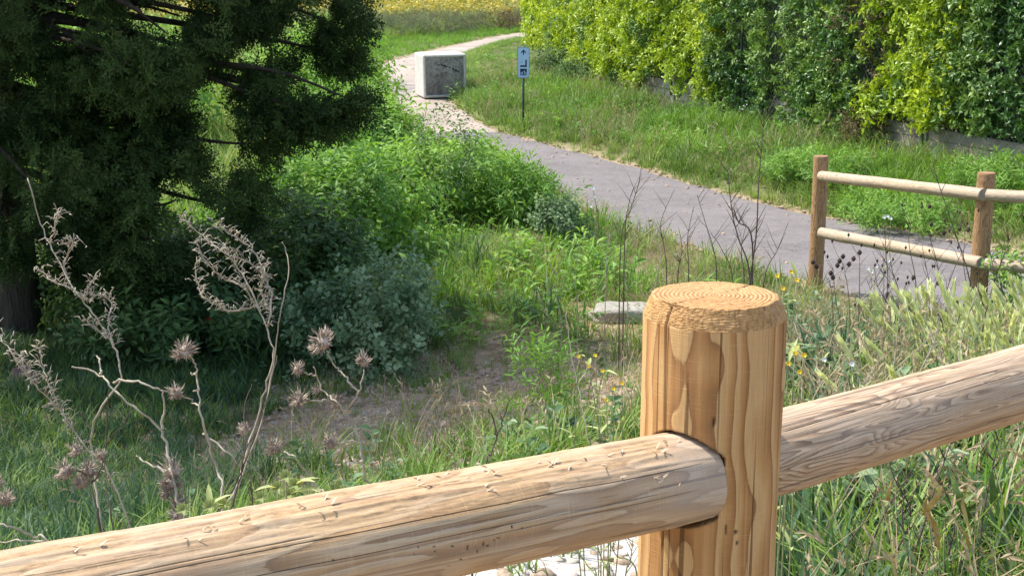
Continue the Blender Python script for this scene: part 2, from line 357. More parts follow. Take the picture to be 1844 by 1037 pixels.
# ------------------------------------------------------------------ ground sheet
def build_ground():
    def axis(fine, coarse): return np.unique(np.concatenate([fine, coarse]))
    xs = axis(np.arange(-9, 9.01, .11), np.array([-400, -250, -150, -100, -70, -50, -38, -30, -24, -19, -15, -12, -10.3, 10.3, 12, 15, 20, 28, 40, 60, 100, 200, 400.]))
    ys = axis(np.concatenate([np.arange(-3, 14, .11), np.arange(14, 42, .2), np.arange(42, 80, 1.)]), np.array([-200, -80, -30, -12, -6, 84, 90, 100, 115, 130, 160, 200, 300, 500, 900.]))
    X, Y = np.meshgrid(xs, ys); Z = ground(X, Y)
    s = (X - POST[0]) * Nn[0] + (Y - POST[1]) * Nn[1]; t = (X - POST[0]) * U[0] + (Y - POST[1]) * U[1]
    nz = fbm(X * .9, Y * .9, 1.7); nf = fbm(X * 3, Y * 3, 9.1)
    bare = np.exp(-(((X + .1) / 2.0) ** 2 + ((Y - 8.8) / 2.6) ** 2)) * 1.9 + .3 * nz + .3 * nf
    bare = np.maximum(bare, 1.1 * np.maximum(np.exp(-(((X - 1.0) / .75) ** 2 + ((Y - 13.6) / 2.0) ** 2)), 1.1 * np.exp(-(((X - .05) / .5) ** 2 + ((Y - 11.2) / 1.5) ** 2))) + .3 * nf); bare = np.maximum(bare, smooth(3.2, 2.6, s) * (.9 + .5 * nf))
    bare = np.where(inside(X, Y, POLY), 1, bare)
    white = smooth(.95, .5, np.hypot((s - 1.9) / 1.15, (t - 1.6) / 2.2) + .25 * nf)
    dn = seg_dist(X, Y, NEAR); df = seg_dist(X, Y, FAR)
    straw = np.clip(smooth(.26, .08, np.minimum(dn, df) + .10 * nf) + smooth(.8, .3, np.hypot((X - 1.15) / 1.3, (Y - 14.0) / 2.3) + .3 * nf) * .9, 0, 1) * .6
    ny, nx = X.shape; I = np.arange(ny * nx).reshape(ny, nx)
    Fc = np.stack([I[:-1, :-1], I[:-1, 1:], I[1:, 1:], I[1:, :-1]], -1).reshape(-1, 4)
    me = mesh('ground', np.stack([X, Y, Z], -1).reshape(-1, 3), Fc, M['ground'], True, {'bare': np.clip(bare, 0, 1).ravel(), 'white': np.clip(white, 0, 1).ravel(), 'straw': straw.ravel()})
    o = obj('ground', me); tag(o, 'brown earth bank and grassy ground around the path', kind='structure')
build_ground()

def resample(P, n, wob=0., seed=0):
    d = np.concatenate([[0], np.cumsum(np.hypot(*np.diff(P, axis=0).T))]); t = np.linspace(0, d[-1], n)
    Q = np.stack([np.interp(t, d, P[:, 0]), np.interp(t, d, P[:, 1])], -1)
    if wob: Q = Q + wob * np.stack([fbm(t * 1.6, seed, 0), fbm(t * 1.6, seed + 5, 0)], -1)
    return Q
def strip(name, A, B, z, mat, label, n=220, m=14, patch=False):
    A = resample(A, n, .07, 1); B = resample(B, n, .07, 9)
    V = []; T = np.linspace(0, 1, m); th = .0
    for j in range(m): V.append(A * (1 - T[j]) + B * T[j])
    V = np.array(V)                                  # m,n,2
    Z = np.full(V.shape[:2], z); Z[0] -= .03; Z[-1] -= .03
    P3 = np.concatenate([V, Z[..., None]], -1); I = np.arange(m * n).reshape(m, n)
    Fc = np.stack([I[:-1, :-1], I[:-1, 1:], I[1:, 1:], I[1:, :-1]], -1).reshape(-1, 4)
    X, Y = V[..., 0], V[..., 1]
    pt = smooth(1.3, .5, np.hypot((X + 2.9) / .9, (Y - 34.3) / 2.4)) if patch else X * 0
    o = obj(name, mesh(name, P3.reshape(-1, 3), Fc[:, ::-1], mat, True, {'patch': pt.ravel()}))
    tag(o, label, kind='structure'); return o
strip('asphalt_path', NEAR[:ASPH + 1], FAR[:9], -3.186, M['asphalt'], 'grey asphalt path curving between the verges')
strip('pale_track', NEAR[ASPH:], FAR[8:], -3.190, M['track'], 'pale sandy track running on past the concrete block', patch=True)

# ------------------------------------------------------------------ instancing of leaves and blades inside one object
_ng = {}
def scatter(name, me_list, P, rot, sc, tint, idx, parent=None, loc=(0, 0, 0)):
    """one object whose vertices carry small blade or leaf meshes (geometry nodes)"""
    key = tuple(m.name for m in me_list)
    if key not in _ng:
        c = bpy.data.collections.new('pieces_' + me_list[0].name)
        for i, m in enumerate(me_list):
            c.objects.link(bpy.data.objects.new('%s_%02d' % (me_list[0].name, i), m))
        g = bpy.data.node_groups.new('scatter_' + me_list[0].name, 'GeometryNodeTree')
        g.interface.new_socket('Geometry', in_out='INPUT', socket_type='NodeSocketGeometry')
        g.interface.new_socket('Geometry', in_out='OUTPUT', socket_type='NodeSocketGeometry')
        gi = g.nodes.new('NodeGroupInput'); go = g.nodes.new('NodeGroupOutput'); ip = g.nodes.new('GeometryNodeInstanceOnPoints')
        ci = g.nodes.new('GeometryNodeCollectionInfo'); ci.inputs['Collection'].default_value = c
        ci.inputs['Separate Children'].default_value = True; ci.inputs['Reset Children'].default_value = True
        def na(n, t):
            a = g.nodes.new('GeometryNodeInputNamedAttribute'); a.data_type = t; a.inputs[0].default_value = n; return a.outputs[0]
        ip.inputs['Pick Instance'].default_value = True
        L = g.links.new
        L(gi.outputs[0], ip.inputs['Points']); L(ci.outputs[0], ip.inputs['Instance']); L(na('idx', 'INT'), ip.inputs['Instance Index'])
        er = g.nodes.new('FunctionNodeEulerToRotation'); L(na('rot', 'FLOAT_VECTOR'), er.inputs[0]); L(er.outputs[0], ip.inputs['Rotation'])
        L(na('sc', 'FLOAT_VECTOR'), ip.inputs['Scale']); L(ip.outputs[0], go.inputs[0])
        _ng[key] = g
    me = bpy.data.meshes.new(name); n = len(P); P = np.asarray(P, float)
    me.vertices.add(n); me.vertices.foreach_set('co', (P - np.array(loc)).ravel())
    a = me.attributes.new('rot', 'FLOAT_VECTOR', 'POINT'); a.data.foreach_set('vector', np.asarray(rot, np.float32).ravel())
    sc = np.asarray(sc, np.float32)
    if sc.ndim == 1: sc = np.repeat(sc[:, None], 3, 1)
    a = me.attributes.new('sc', 'FLOAT_VECTOR', 'POINT'); a.data.foreach_set('vector', sc.ravel())
    a = me.attributes.new('tint', 'FLOAT', 'POINT'); a.data.foreach_set('value', np.clip(tint, 0, 1).astype(np.float32))
    a = me.attributes.new('idx', 'INT', 'POINT'); a.data.foreach_set('value', np.asarray(idx, np.int32))
    o = obj(name, me, parent)
    if parent is None: o.location = loc
    md = o.modifiers.new('scatter', 'NODES'); md.node_group = _ng[key]
    return o
def add_leaf(mb, base, d, n, L, W, v, fold=.25, curl=.2):
    """ovate leaf folded along its midrib"""
    d = d / np.linalg.norm(d); s = np.cross(d, n); s /= np.linalg.norm(s) + 1e-9; n = np.cross(s, d)
    P = [base, base + d * L * .35 - n * 0, base + d * L * .7 - n * L * curl * .4, base + d * L - n * L * curl]
    w1 = s * W * .5; w2 = s * W * .38; u = n * W * fold
    V = [P[0], P[1], P[2], P[3], P[1] + w1 + u, P[2] + w2 + u - n * L * curl * .1, P[1] - w1 + u, P[2] - w2 + u - n * L * curl * .1]
    mb.add(V, [(0, 4, 1), (1, 4, 5, 2), (2, 5, 3), (0, 1, 6), (1, 2, 7, 6), (2, 3, 7)], v)
def rv(a=1.): return np.array([random.gauss(0, 1), random.gauss(0, 1), random.gauss(0, 1)]) * a
def tufts(name, mat, n_var, n_bl, h, w, lean, spread, seed, ear=0):
    random.seed(seed); out = []
    for k in range(n_var):
        mb = MB()
        for b in range(n_bl):
            az = random.uniform(0, 6.283); r = spread * math.sqrt(random.random()); hh = h * random.uniform(.45, 1.15); ln = lean * random.uniform(.2, 1.3)
            p = np.array([r * math.cos(az + 1), r * math.sin(az + 1), 0]); d = np.array([math.cos(az), math.sin(az), 0]); sd_ = np.array([-d[1], d[0], 0])
            tw = random.uniform(-.6, .6); sd_ = sd_ * math.cos(tw) + d * math.sin(tw)
            V = []; ts = (0, .35, .7, 1.)
            for t in ts:
                c = p + d * ln * hh * t * t + np.array([0, 0, hh * (t - .28 * ln * t * t)])
                ww = w * random.uniform(.8, 1.2) * (1 - t ** 2.2) + .0004
                if t < 1: V += [c - sd_ * ww / 2, c + sd_ * ww / 2]
                else: V.append(c)
            mb.add(V, [(0, 1, 3, 2), (2, 3, 5, 4), (4, 5, 6)], random.random())
            if ear and random.random() < ear:
                tip = V[-1]; dd = np.array(V[-1]) - np.array(V[-2]); dd /= np.linalg.norm(dd)
                for q in range(5):
                    bs = tip - dd * .012 * q
                    add_leaf(mb, bs, dd + rv(.35), rv(), .03, .007, random.random())
        out.append(mb.mesh(name, mat, False))
    return out
def sprigs(name, mat, n_var, n_leaf, length, L, W, seed, up=.6, jit=.5, fold=.25, curl=.25, stem=.0015, bushy=0.):
    random.seed(seed); out = []
    for k in range(n_var):
        mb = MB(); p = np.zeros(3); d = np.array([0, 0, 1.]); pts = [p]
        for i in range(5):
            d = d + rv(.18); d /= np.linalg.norm(d); p = p + d * length / 5; pts.append(p)
        if stem: mb.tube(pts, [stem * (1 - .15 * i) for i in range(6)], 3, .5, False)
        for i in range(n_leaf):
            t = (i + random.random()) / n_leaf * 5; a = min(int(t), 4); q = pts[a] + (pts[a + 1] - pts[a]) * (t - a)
            az = i * 2.4 + random.uniform(-.6, .6)
            dd = np.array([math.cos(az), math.sin(az), up]) + rv(jit * .4)
            if bushy: q = q + np.array([math.cos(az), math.sin(az), .2]) * bushy * random.random()
            add_leaf(mb, q, dd, np.array([0, 0, 1.]) + rv(jit * .6), L * random.uniform(.65, 1.15), W * random.uniform(.75, 1.15), random.random(), fold, curl)
        out.append(mb.mesh(name, mat, False))
    return out
def conifer_sprays(name, mat, n_var, seed):
    random.seed(seed); out = []
    for k in range(n_var):
        mb = MB(); p = np.zeros(3); d = np.array([0, 0, 1.]); Lm = .26
        for i in range(16):
            q = np.array([0, 0, Lm * i / 16.]) + np.array([0.004 * math.sin(i), 0, 0])
            for sd_ in (-1, 1):
                az = random.uniform(-.7, .7) + (0 if sd_ > 0 else math.pi)
                ln = (.035 + .075 * math.sin(math.pi * (i + 2) / 19)) * random.uniform(.6, 1.2)
                td = np.array([math.cos(az), math.sin(az), .75 + random.uniform(-.2, .4)]); td /= np.linalg.norm(td)
                for m in range(3):
                    b = q + td * ln * m / 3
                    dd = td + rv(.42); dd /= np.linalg.norm(dd); s = np.cross(dd, rv()); s /= np.linalg.norm(s)
                    l = ln * random.uniform(.3, .5); ww = .0075
                    mb.add([b, b + dd * l * .5 + s * ww, b + dd * l, b + dd * l * .5 - s * ww], [(0, 1, 2, 3)], random.random())
        out.append(mb.mesh(name, mat, False))
    return out
def along(dirs, roll=None):
    """Euler angles that turn +Z onto each direction, with a random roll"""
    out = np.zeros((len(dirs), 3)); 
    for i, d in enumerate(dirs):
        q = Vector(d).to_track_quat('Z', 'Y'); r = Matrix.Rotation(random.uniform(0, 6.283) if roll is None else roll, 4, 'Z')
        out[i] = (q.to_matrix().to_4x4() @ r).to_euler()
    return out

T = {}
T['short'] = tufts('short grass', M['grass'], 6, 12, .17, .007, .8, .05, 11)
T['verge'] = tufts('verge grass', M['grass'], 6, 12, .34, .011, .8, .09, 12, ear=.10)
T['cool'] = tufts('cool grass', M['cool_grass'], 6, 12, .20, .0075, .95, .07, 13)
T['bright'] = tufts('fresh grass', M['bright_grass'], 6, 12, .42, .014, .75, .09, 14)
T['dry'] = tufts('dry grass', M['dry_grass'], 6, 9, .34, .0034, .6, .07, 15, ear=.5)
T['weed'] = sprigs('weed leaves', M['bush_green'], 6, 11, .16, .075, .034, 16, up=.6)
T['coolweed'] = sprigs('cool weed leaves', M['bush_blue'], 6, 11, .14, .045, .026, 17, up=.6)
T['laurel'] = {k: sprigs('hedge twigs ' + k, M['laurel_' + k], 6, 9, .13, .088, .036, 20 + i, up=.55, jit=.9, fold=.15, stem=.002) for i, k in enumerate(('bright', 'dark', 'mid'))}
T['brown'] = sprigs('withered twigs', M['brown_leaf'], 6, 10, .16, .06, .022, 25, jit=1.)
T['conifer'] = conifer_sprays('conifer spray', M['conifer'], 6, 26)
T['green'] = sprigs('bush twigs', M['bush_green'], 6, 12, .26, .105, .042, 27, up=.5, bushy=.06)
T['narrow'] = sprigs('narrow leaf twigs', M['bush_green'], 6, 18, .32, .11, .020, 28, up=.8, bushy=.04)
T['blue'] = sprigs('round leaf twigs', M['bush_blue'], 6, 13, .20, .048, .034, 29, up=.4, bushy=.03, curl=.1)
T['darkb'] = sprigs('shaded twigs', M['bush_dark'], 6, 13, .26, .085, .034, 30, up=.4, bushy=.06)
T['grey'] = sprigs('scrub twigs', M['bush_grey'], 6, 18, .32, .06, .018, 31, up=.6, bushy=.06)
T['vine'] = sprigs('yellow leaves', M['vine_yellow'], 6, 14, .35, .13, .09, 32, up=.4, bushy=.15)

def cam_px(P):
    P = np.asarray(P); k = P[:, 1] * math.cos(TH) - P[:, 2] * math.sin(TH); v = P[:, 1] * math.sin(TH) + P[:, 2] * math.cos(TH)
    return 922 + F * P[:, 0] / k, 518.5 - F * v / k
def gpt(px, py, it=14):
    """where the line of sight through a photo pixel meets the ground"""
    k = np.linspace(1, 90, 2500); P = np.array([at(px, py, q) for q in k]); g = ground(P[:, 0], P[:, 1], False)
    i = np.argmax(P[:, 2] < g); return P[i]
BOUL = gpt(1128, 578)
def field(name, label, kind_, x0, x1, y0, y1, dens, key, size=(.7, 1.3), tint=(.1, .9), keep=None, cat='grass', lean=None, tn=.5):
    n = int((x1 - x0) * (y1 - y0) * dens)
    x = rng.uniform(x0, x1, n); y = rng.uniform(y0, y1, n)
    m = (np.abs(x) < .43 * y + 1.6)                       # only the wedge of land around the view
    if keep is not None: m &= keep(x, y)
    m &= (np.hypot((x - BOUL[0]) / .62, (y - BOUL[1] + .45) / .85) > 1) | (rng.random(len(x)) < .4)
    x, y = x[m], y[m]; z = ground(x, y) - .006; n = len(x)
    rot = np.stack([rng.normal(0, .10, n), rng.normal(0, .10, n), rng.uniform(0, 6.283, n)], -1)
    if lean is not None: rot[:, 0] = lean[0] + rng.normal(0, .12, n); rot[:, 1] = lean[1] + rng.normal(0, .12, n); rot[:, 2] = 0 * rot[:, 2]
    sc = rng.uniform(size[0], size[1], n) * (1 + .25 * fbm(x * 1.3, y * 1.3, 5.))
    ti = rng.uniform(tint[0], tint[1], n) + tn * .5 * fbm(x * .8, y * .8, 8.)
    o = scatter(name, T[key], np.stack([x, y, z], -1), rot, sc, ti, rng.integers(0, 6, n))
    return tag(o, label, cat, kind='stuff')
def off_path(x, y, d=0.): return ~inside(x, y, POLY) & (np.minimum(seg_dist(x, y, NEAR), seg_dist(x, y, FAR)) > d * (1 + .6 * fbm(x * 2, y * 2, 2.)))
def is_left(x, y): return seg_dist(x, y, NEAR) < seg_dist(x, y, FAR)
def bare_at(x, y):
    s = (x - POST[0]) * Nn[0] + (y - POST[1]) * Nn[1]; t = (x - POST[0]) * U[0] + (y - POST[1]) * U[1]
    b = np.exp(-(((x + .1) / 2.0) ** 2 + ((y - 8.8) / 2.6) ** 2)) * 1.65 + .35 * fbm(x * .9, y * .9, 1.7) + .3 * fbm(x * 3, y * 3, 9.1)
    b = np.maximum(b, 1.2 * np.maximum(np.exp(-(((x - 1.0) / .75) ** 2 + ((y - 13.6) / 2.0) ** 2)), 1.1 * np.exp(-(((x - .05) / .5) ** 2 + ((y - 11.2) / 1.5) ** 2))) + .3 * fbm(x * 3, y * 3, 9.1))
    w_ = smooth(.95, .5, np.hypot((s - 1.9) / 1.15, (t - 1.6) / 2.2))
    return np.clip(np.maximum(b, w_ * 1.1), 0, 1)
def R01(x): return rng.random(len(x))
sof = lambda x, y: (x - POST[0]) * Nn[0] + (y - POST[1]) * Nn[1]
LINE = WALL + np.array([-.25, 0])
on_verge = lambda x, y: ~is_left(x, y) & (x < side_x(y, LINE))
# right-hand verge
field('verge_grass', 'tall green grass on the verge between path and hedge', 'stuff', -2, 9, 9, 52, 42, 'verge', (.6, 1.25), (.05, .75), lambda x, y: (y < 35 + fbm(x, y, 1.)) & off_path(x, y, .03) & on_verge(x, y))
field('fresh_verge_grass', 'fresh bright grass in the middle of the verge', 'stuff', -1, 8, 11, 34, 38, 'bright', (.45, .95), (.1, .9), lambda x, y: off_path(x, y, .35) & on_verge(x, y) & (fbm(x * .8, y * .5, 4.4) > -.15))
field('verge_straw', 'dry straw coloured grass heads on the verge slope', 'stuff', -2, 9, 10, 52, 22, 'dry', (.8, 1.35), (.2, 1), lambda x, y: (y < 36) & off_path(x, y, .05) & on_verge(x, y) & (fbm(x * .7, y * .4, 6.4) > -.1))
field('verge_edge_grass', 'short yellowish grass along the far path edge', 'stuff', -2, 9, 10, 52, 120, 'short', (.5, 1.1), (.4, 1), lambda x, y: (~is_left(x, y)) & (x < side_x(y, LINE)) & (~inside(x, y, POLY) | (seg_dist(x, y, FAR) < .07 + .09 * fbm(x * 3, y * 3, 5.))) & (seg_dist(x, y, FAR) < .9))
field('verge_weeds', 'leafy weeds scattered through the verge', 'stuff', -1, 9, 11, 40, 22, 'weed', (.7, 1.5), (0, .9), lambda x, y: off_path(x, y, .3) & on_verge(x, y) & (fbm(x * .6, y * .6, 2.4) > 0), cat='weeds')
field('low_far_verge', 'low green grass where the verge narrows beside the far track', 'stuff', -3, 9, 34, 68, 60, 'short', (.35, .75), (.1, .9), lambda x, y: off_path(x, y, .05) & ~is_left(x, y))
# land left of the path
field('bank_grass', 'green grass on the slope between bank and path', 'stuff', -6, 4, 8.5, 27, 75, 'verge', (.35, .95), (.15, 1), lambda x, y: off_path(x, y, .06) & is_left(x, y) & (R01(x) > bare_at(x, y) * 1.2) & (x + y * .12 > .2 - .9 * fbm(x, y, 3.)), tn=1.0)
field('lush_grass', 'lush bright grass clumps beside the near path edge', 'stuff', -4, 2.5, 13, 26, 40, 'bright', (.45, 1.0), (.0, .9), lambda x, y: off_path(x, y, .25) & is_left(x, y) & (x < 1.5 - (y - 14) * .15) & (x > -2.6) & (fbm(x * 1.2, y * .9, 31.) > -.25))
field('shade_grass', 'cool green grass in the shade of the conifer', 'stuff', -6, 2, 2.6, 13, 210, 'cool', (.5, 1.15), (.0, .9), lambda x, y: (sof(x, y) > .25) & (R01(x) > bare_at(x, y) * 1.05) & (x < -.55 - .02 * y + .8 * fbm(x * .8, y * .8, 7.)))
field('short_grass', 'short sparse grass on the stony ground', 'stuff', -5, 5, 3, 15, 110, 'short', (.5, 1.1), (.1, .9), lambda x, y: off_path(x, y, .1) & (sof(x, y) > 1.2) & is_left(x, y) & (R01(x) > bare_at(x, y) * .85))
field('leafy_bank_weeds', 'loose leafy weeds spilling down between bushes and bare ground', 'stuff', -2.8, 1.6, 11.5, 22, 11, 'green', (.5, 1.35), (.1, 1.1), lambda x, y: is_left(x, y) & off_path(x, y, .25) & (x < 1.3 - (y - 13) * .12) & (fbm(x * 1.0, y * .8, 51.) > -.25), cat='weeds')
field('narrow_bank_weeds', 'upright narrow leaved weeds near the path edge', 'stuff', -2.5, 2.2, 11.5, 22, 7, 'narrow', (.6, 1.5), (.1, 1.1), lambda x, y: is_left(x, y) & off_path(x, y, .2) & (fbm(x * 1.0, y * .8, 61.) > -.1), cat='weeds')
field('dark_tussocks', 'darker tussocks between the bushes and the bare ground', 'stuff', -2.5, 1.6, 10, 16, 26, 'cool', (1.4, 2.6), (.3, 1), lambda x, y: off_path(x, y, .4) & (fbm(x * 1.1, y * 1.1, 41.) > .1) & (R01(x) > bare_at(x, y) * 1.6))
field('edge_straw', 'yellow dry grass along the near path edge', 'stuff', -2.5, 4, 11, 19, 120, 'dry', (.4, .85), (.2, 1), lambda x, y: is_left(x, y) & off_path(x, y, .03) & (seg_dist(x, y, NEAR) < 2.2) & (fbm(x * 1.5, y * 1.5, 1.) > -.2))
field('low_weeds', 'low leafy weeds on the bank', 'stuff', -5, 4, 3.5, 17, 22, 'coolweed', (.5, 1.3), (0, .8), lambda x, y: is_left(x, y) & off_path(x, y, .2) & (R01(x) > bare_at(x, y)) & (fbm(x * 1.1, y * 1.1, 12.) > -.1), cat='weeds')
# far land
field('meadow_grass', 'sunlit meadow grass beyond the conifer and along the track', 'stuff', -28, 8, 13, 66, 13, 'verge', (1.0, 2.0), (.3, 1), lambda x, y: off_path(x, y, .1) & is_left(x, y) & ((x < -3.2) | (y > 30)) & ((y < 34) | (seg_dist(x, y, NEAR) > 2.6)))
field('track_edge_grass', 'fresh grass strip along the outer edge of the track', 'stuff', -7, 6, 36, 64, 30, 'bright', (.35, .7), (.2, .9), lambda x, y: off_path(x, y, .05) & is_left(x, y) & (seg_dist(x, y, NEAR) < 3.4))
field('yellow_vine_field', 'field of yellow leaved plants far behind the track', 'stuff', -50, 18, 63, 128, 2.6, 'vine', (1.1, 2.0), (.2, 1), lambda x, y: fbm(x * .15, y * .15, 1.) > -.75, cat='vineyard')
field('field_undergrowth', 'green undergrowth among the yellow plants', 'stuff', -50, 18, 64, 128, .35, 'grey', (.8, 1.5), (.2, 1), None, cat='undergrowth')
field('bare_patch_straw', 'thin straw and dead stalks on the bare strip', 'stuff', -2.5, 2, 5, 15, 12, 'dry', (.4, 1.0), (.0, 1), lambda x, y: (sof(x, y) > 2.5) & is_left(x, y) & off_path(x, y, .2) & (x > -1.6))

# pale ears of wild barley on the near right bank: big enough to read one by one
def ears():
    random.seed(50); out = []
    for k in range(6):
        mb = MB(); H = .50; lean = np.array([-.16, .0, 0])
        pts = [np.array([0, 0, 0.]) + lean * H * t * t * 2 + np.array([0, 0, H * t]) for t in np.linspace(0, 1, 6)]
        mb.tube(pts, [.0014] * 6, 3, .2, False)
        d = pts[-1] - pts[-2]; d /= np.linalg.norm(d)
        for q in range(16):
            b = pts[-1] + d * .0055 * q; az = q * 2.6
            side = np.array([math.cos(az), math.sin(az), 0])
            add_leaf(mb, b, d + side * .22, side, .046, .013, .35 + .65 * random.random(), .2, 0)
            mb.add([b + side * .002, b + d * .06 + side * .013, b - side * .001], [(0, 1, 2)], 1.)
        for q in range(3):
            az = random.uniform(0, 6.28); bpt = pts[q]; dd = np.array([math.cos(az), math.sin(az), 1.3])
            add_leaf(mb, bpt, dd, np.array([0, 0, 1.]), .22, .008, random.random() * .5, .1, .4)
        out.append(mb.mesh('barley ear', M['ear'], False))
    return out
T['ears'] = ears()
n = 14000; x = rng.uniform(.8, 6, n); y = rng.uniform(3.2, 10.5, n); s = sof(x, y); px, py = cam_px(np.stack([x, y, ground(x, y)], -1))
m = (s > 1.7) & (s < 3.3) & (x - .27 * y > .16 + .25 * fbm(x * 2, y * 2, 3.)) & (rng.random(n) < .42) & (x < .42 * y + 1.2); x, y = x[m], y[m]; n = len(x)
o = scatter('wild_barley', T['ears'], np.stack([x, y, ground(x, y)], -1), np.stack([rng.normal(0, .22, n), rng.normal(-.02, .24, n), rng.normal(0, .9, n)], -1), rng.uniform(.5, .92, n), rng.uniform(.4, 1, n), rng.integers(0, 6, n))
tag(o, 'pale green bristly barley ears leaning on the right bank', 'wild barley', 'stuff')
field('bank_verge_grass', 'rank mixed grass below and behind the right rail', 'stuff', .5, 6, 2.2, 11, 120, 'verge', (.5, 1.05), (.1, 1), lambda x, y: (sof(x, y) > .5) & off_path(x, y, .1) & is_left(x, y) & (x > .235 * y - .05) & ((x < .27 * y + .3) | (sof(x, y) < 1.7) | (sof(x, y) > 3.9) | (R01(x) < .2)) & (R01(x) < .9 - .75 * smooth(1.1, .4, np.hypot((sof(x, y) - 2.2) / 1.3, (x - 1.15) / .55))))
field('bank_fresh_grass', 'fresh green grass in front of the right bank', 'stuff', .6, 5, 2.0, 6.5, 70, 'bright', (.4, .8), (.1, 1), lambda x, y: (sof(x, y) > .4) & (sof(x, y) < 2.4) & (x > .26 * y))
field('bank_dry_grass', 'tangled dry grass on the right bank', 'stuff', .5, 6, 2.2, 12, 34, 'dry', (.7, 1.35), (.0, 1), lambda x, y: (sof(x, y) > .5) & off_path(x, y, .1) & is_left(x, y) & (x > .22 * y - .1) & ((x < .27 * y + .3) | (sof(x, y) < 1.7) | (sof(x, y) > 3.9) | (R01(x) < .12)))

field('bank_straw', 'straw and dead stems tangled under the right rail', 'stuff', .5, 4, 2.0, 6.5, 34, 'dry', (.7, 1.3), (.2, 1), lambda x, y: (sof(x, y) > .5) & (sof(x, y) < 2.8) & (x > .24 * y))
field('bank_cool_grass', 'darker green grass tangled behind the near post', 'stuff', .4, 6, 2.2, 11, 110, 'cool', (.9, 1.9), (.0, 1), lambda x, y: (sof(x, y) > .6) & off_path(x, y, .1) & is_left(x, y) & (x > .21 * y - .05) & ((x < .27 * y + .3) | (sof(x, y) < 1.7) | (sof(x, y) > 3.9) | (R01(x) < .25)) & (R01(x) < .9 - .8 * smooth(1.1, .4, np.hypot((sof(x, y) - 2.2) / 1.3, (x - 1.15) / .55))))
field('bank_weeds', 'grey green leafy weeds on the right bank', 'stuff', .4, 6, 3, 12, 34, 'coolweed', (.9, 2.0), (0, 1), lambda x, y: (sof(x, y) > 1.2) & off_path(x, y, .15) & is_left(x, y) & (x > .19 * y), cat='weeds')
# pebbles and stony litter
def stones_mesh(name, mat, n_var, seed):
    random.seed(seed); out = []
    for k in range(n_var):
        V = []; 
        for i in range(4):
            for j in range(7):
                ph = (i + .5) / 4 * math.pi; t = j / 7 * 6.283; r = 1 + random.uniform(-.22, .22)
                V.append((r * math.sin(ph) * math.cos(t), r * math.sin(ph) * math.sin(t) * .75, r * math.cos(ph) * .42))
        Fc = [(i * 7 + j, (i + 1) * 7 + j, (i + 1) * 7 + (j + 1) % 7, i * 7 + (j + 1) % 7) for i in range(3) for j in range(7)] + [tuple(range(7)), tuple(27 - j for j in range(7))]
        out.append(mesh(name, V, Fc, mat, True))
    return out
T['pebble'] = stones_mesh('pebble', M['pebble'], 6, 60); T['brownpeb'] = stones_mesh('brown pebble', M['pebble_brown'], 6, 61)
n = 16000; x = rng.uniform(-3.5, 3, n); y = rng.uniform(3.2, 12, n); m = rng.random(n) < bare_at(x, y) * 1.1; m &= off_path(x, y, .1); x, y = x[m], y[m]; n = len(x)
o = scatter('stony_litter', T['brownpeb'], np.stack([x, y, ground(x, y)], -1), rng.normal(0, .3, (n, 3)) + [0, 0, 1] * rng.uniform(0, 6, (n, 1)), rng.uniform(.007, .032, n) * rng.uniform(.5, 1.4, n), rng.random(n), rng.integers(0, 6, n))
tag(o, 'brown stony litter on the bare patch of ground', 'gravel', 'stuff')
n = 5200; s = rng.uniform(.5, 4.6, n); t = rng.uniform(-1.4, 4.0, n); x = POST[0] + Nn[0] * s + U[0] * t; y = POST[1] + Nn[1] * s + U[1] * t
m = rng.random(n) < smooth(1.15, .5, np.hypot((s - 1.9) / 1.2, (t - 1.6) / 2.3)) * .9; x, y = x[m], y[m]; n = len(x)
o = scatter('white_gravel', T['pebble'], np.stack([x, y, ground(x, y)], -1), rng.normal(0, .25, (n, 3)) + [0, 0, 1] * rng.uniform(0, 6, (n, 1)), rng.uniform(.006, .03, n), rng.random(n), rng.integers(0, 6, n))
tag(o, 'whitish limestone rubble at the foot of the near fence', 'gravel', 'stuff')
n = 60000; x = rng.uniform(-4, 7, n); y = rng.uniform(9, 46, n); e_ = np.minimum(seg_dist(x, y, NEAR), seg_dist(x, y, FAR)); m = inside(x, y, POLY) & (rng.random(n) < np.exp(-e_ / .16) * .8 + .012); x, y = x[m], y[m]; n = len(x)
o = scatter('edge_litter', T['brownpeb'], np.stack([x, y, np.full(n, -3.184)], -1), rng.normal(0, .3, (n, 3)) + [0, 0, 1] * rng.uniform(0, 6, (n, 1)), rng.uniform(.008, .03, n) * rng.uniform(.6, 1.5, n), rng.random(n), rng.integers(0, 6, n))
tag(o, 'loose grit and leaf litter along the edges of the path', 'litter', 'stuff')
n = 700; x = rng.uniform(-2.6, 0, n); y = rng.uniform(4.5, 9.5, n)
o = scatter('pale_pebbles', T['pebble'], np.stack([x, y, ground(x, y)], -1), rng.normal(0, .25, (n, 3)), rng.uniform(.008, .026, n), rng.random(n), rng.integers(0, 6, n))
tag(o, 'pale pebbles lying in the shaded grass', 'pebbles', 'stuff')

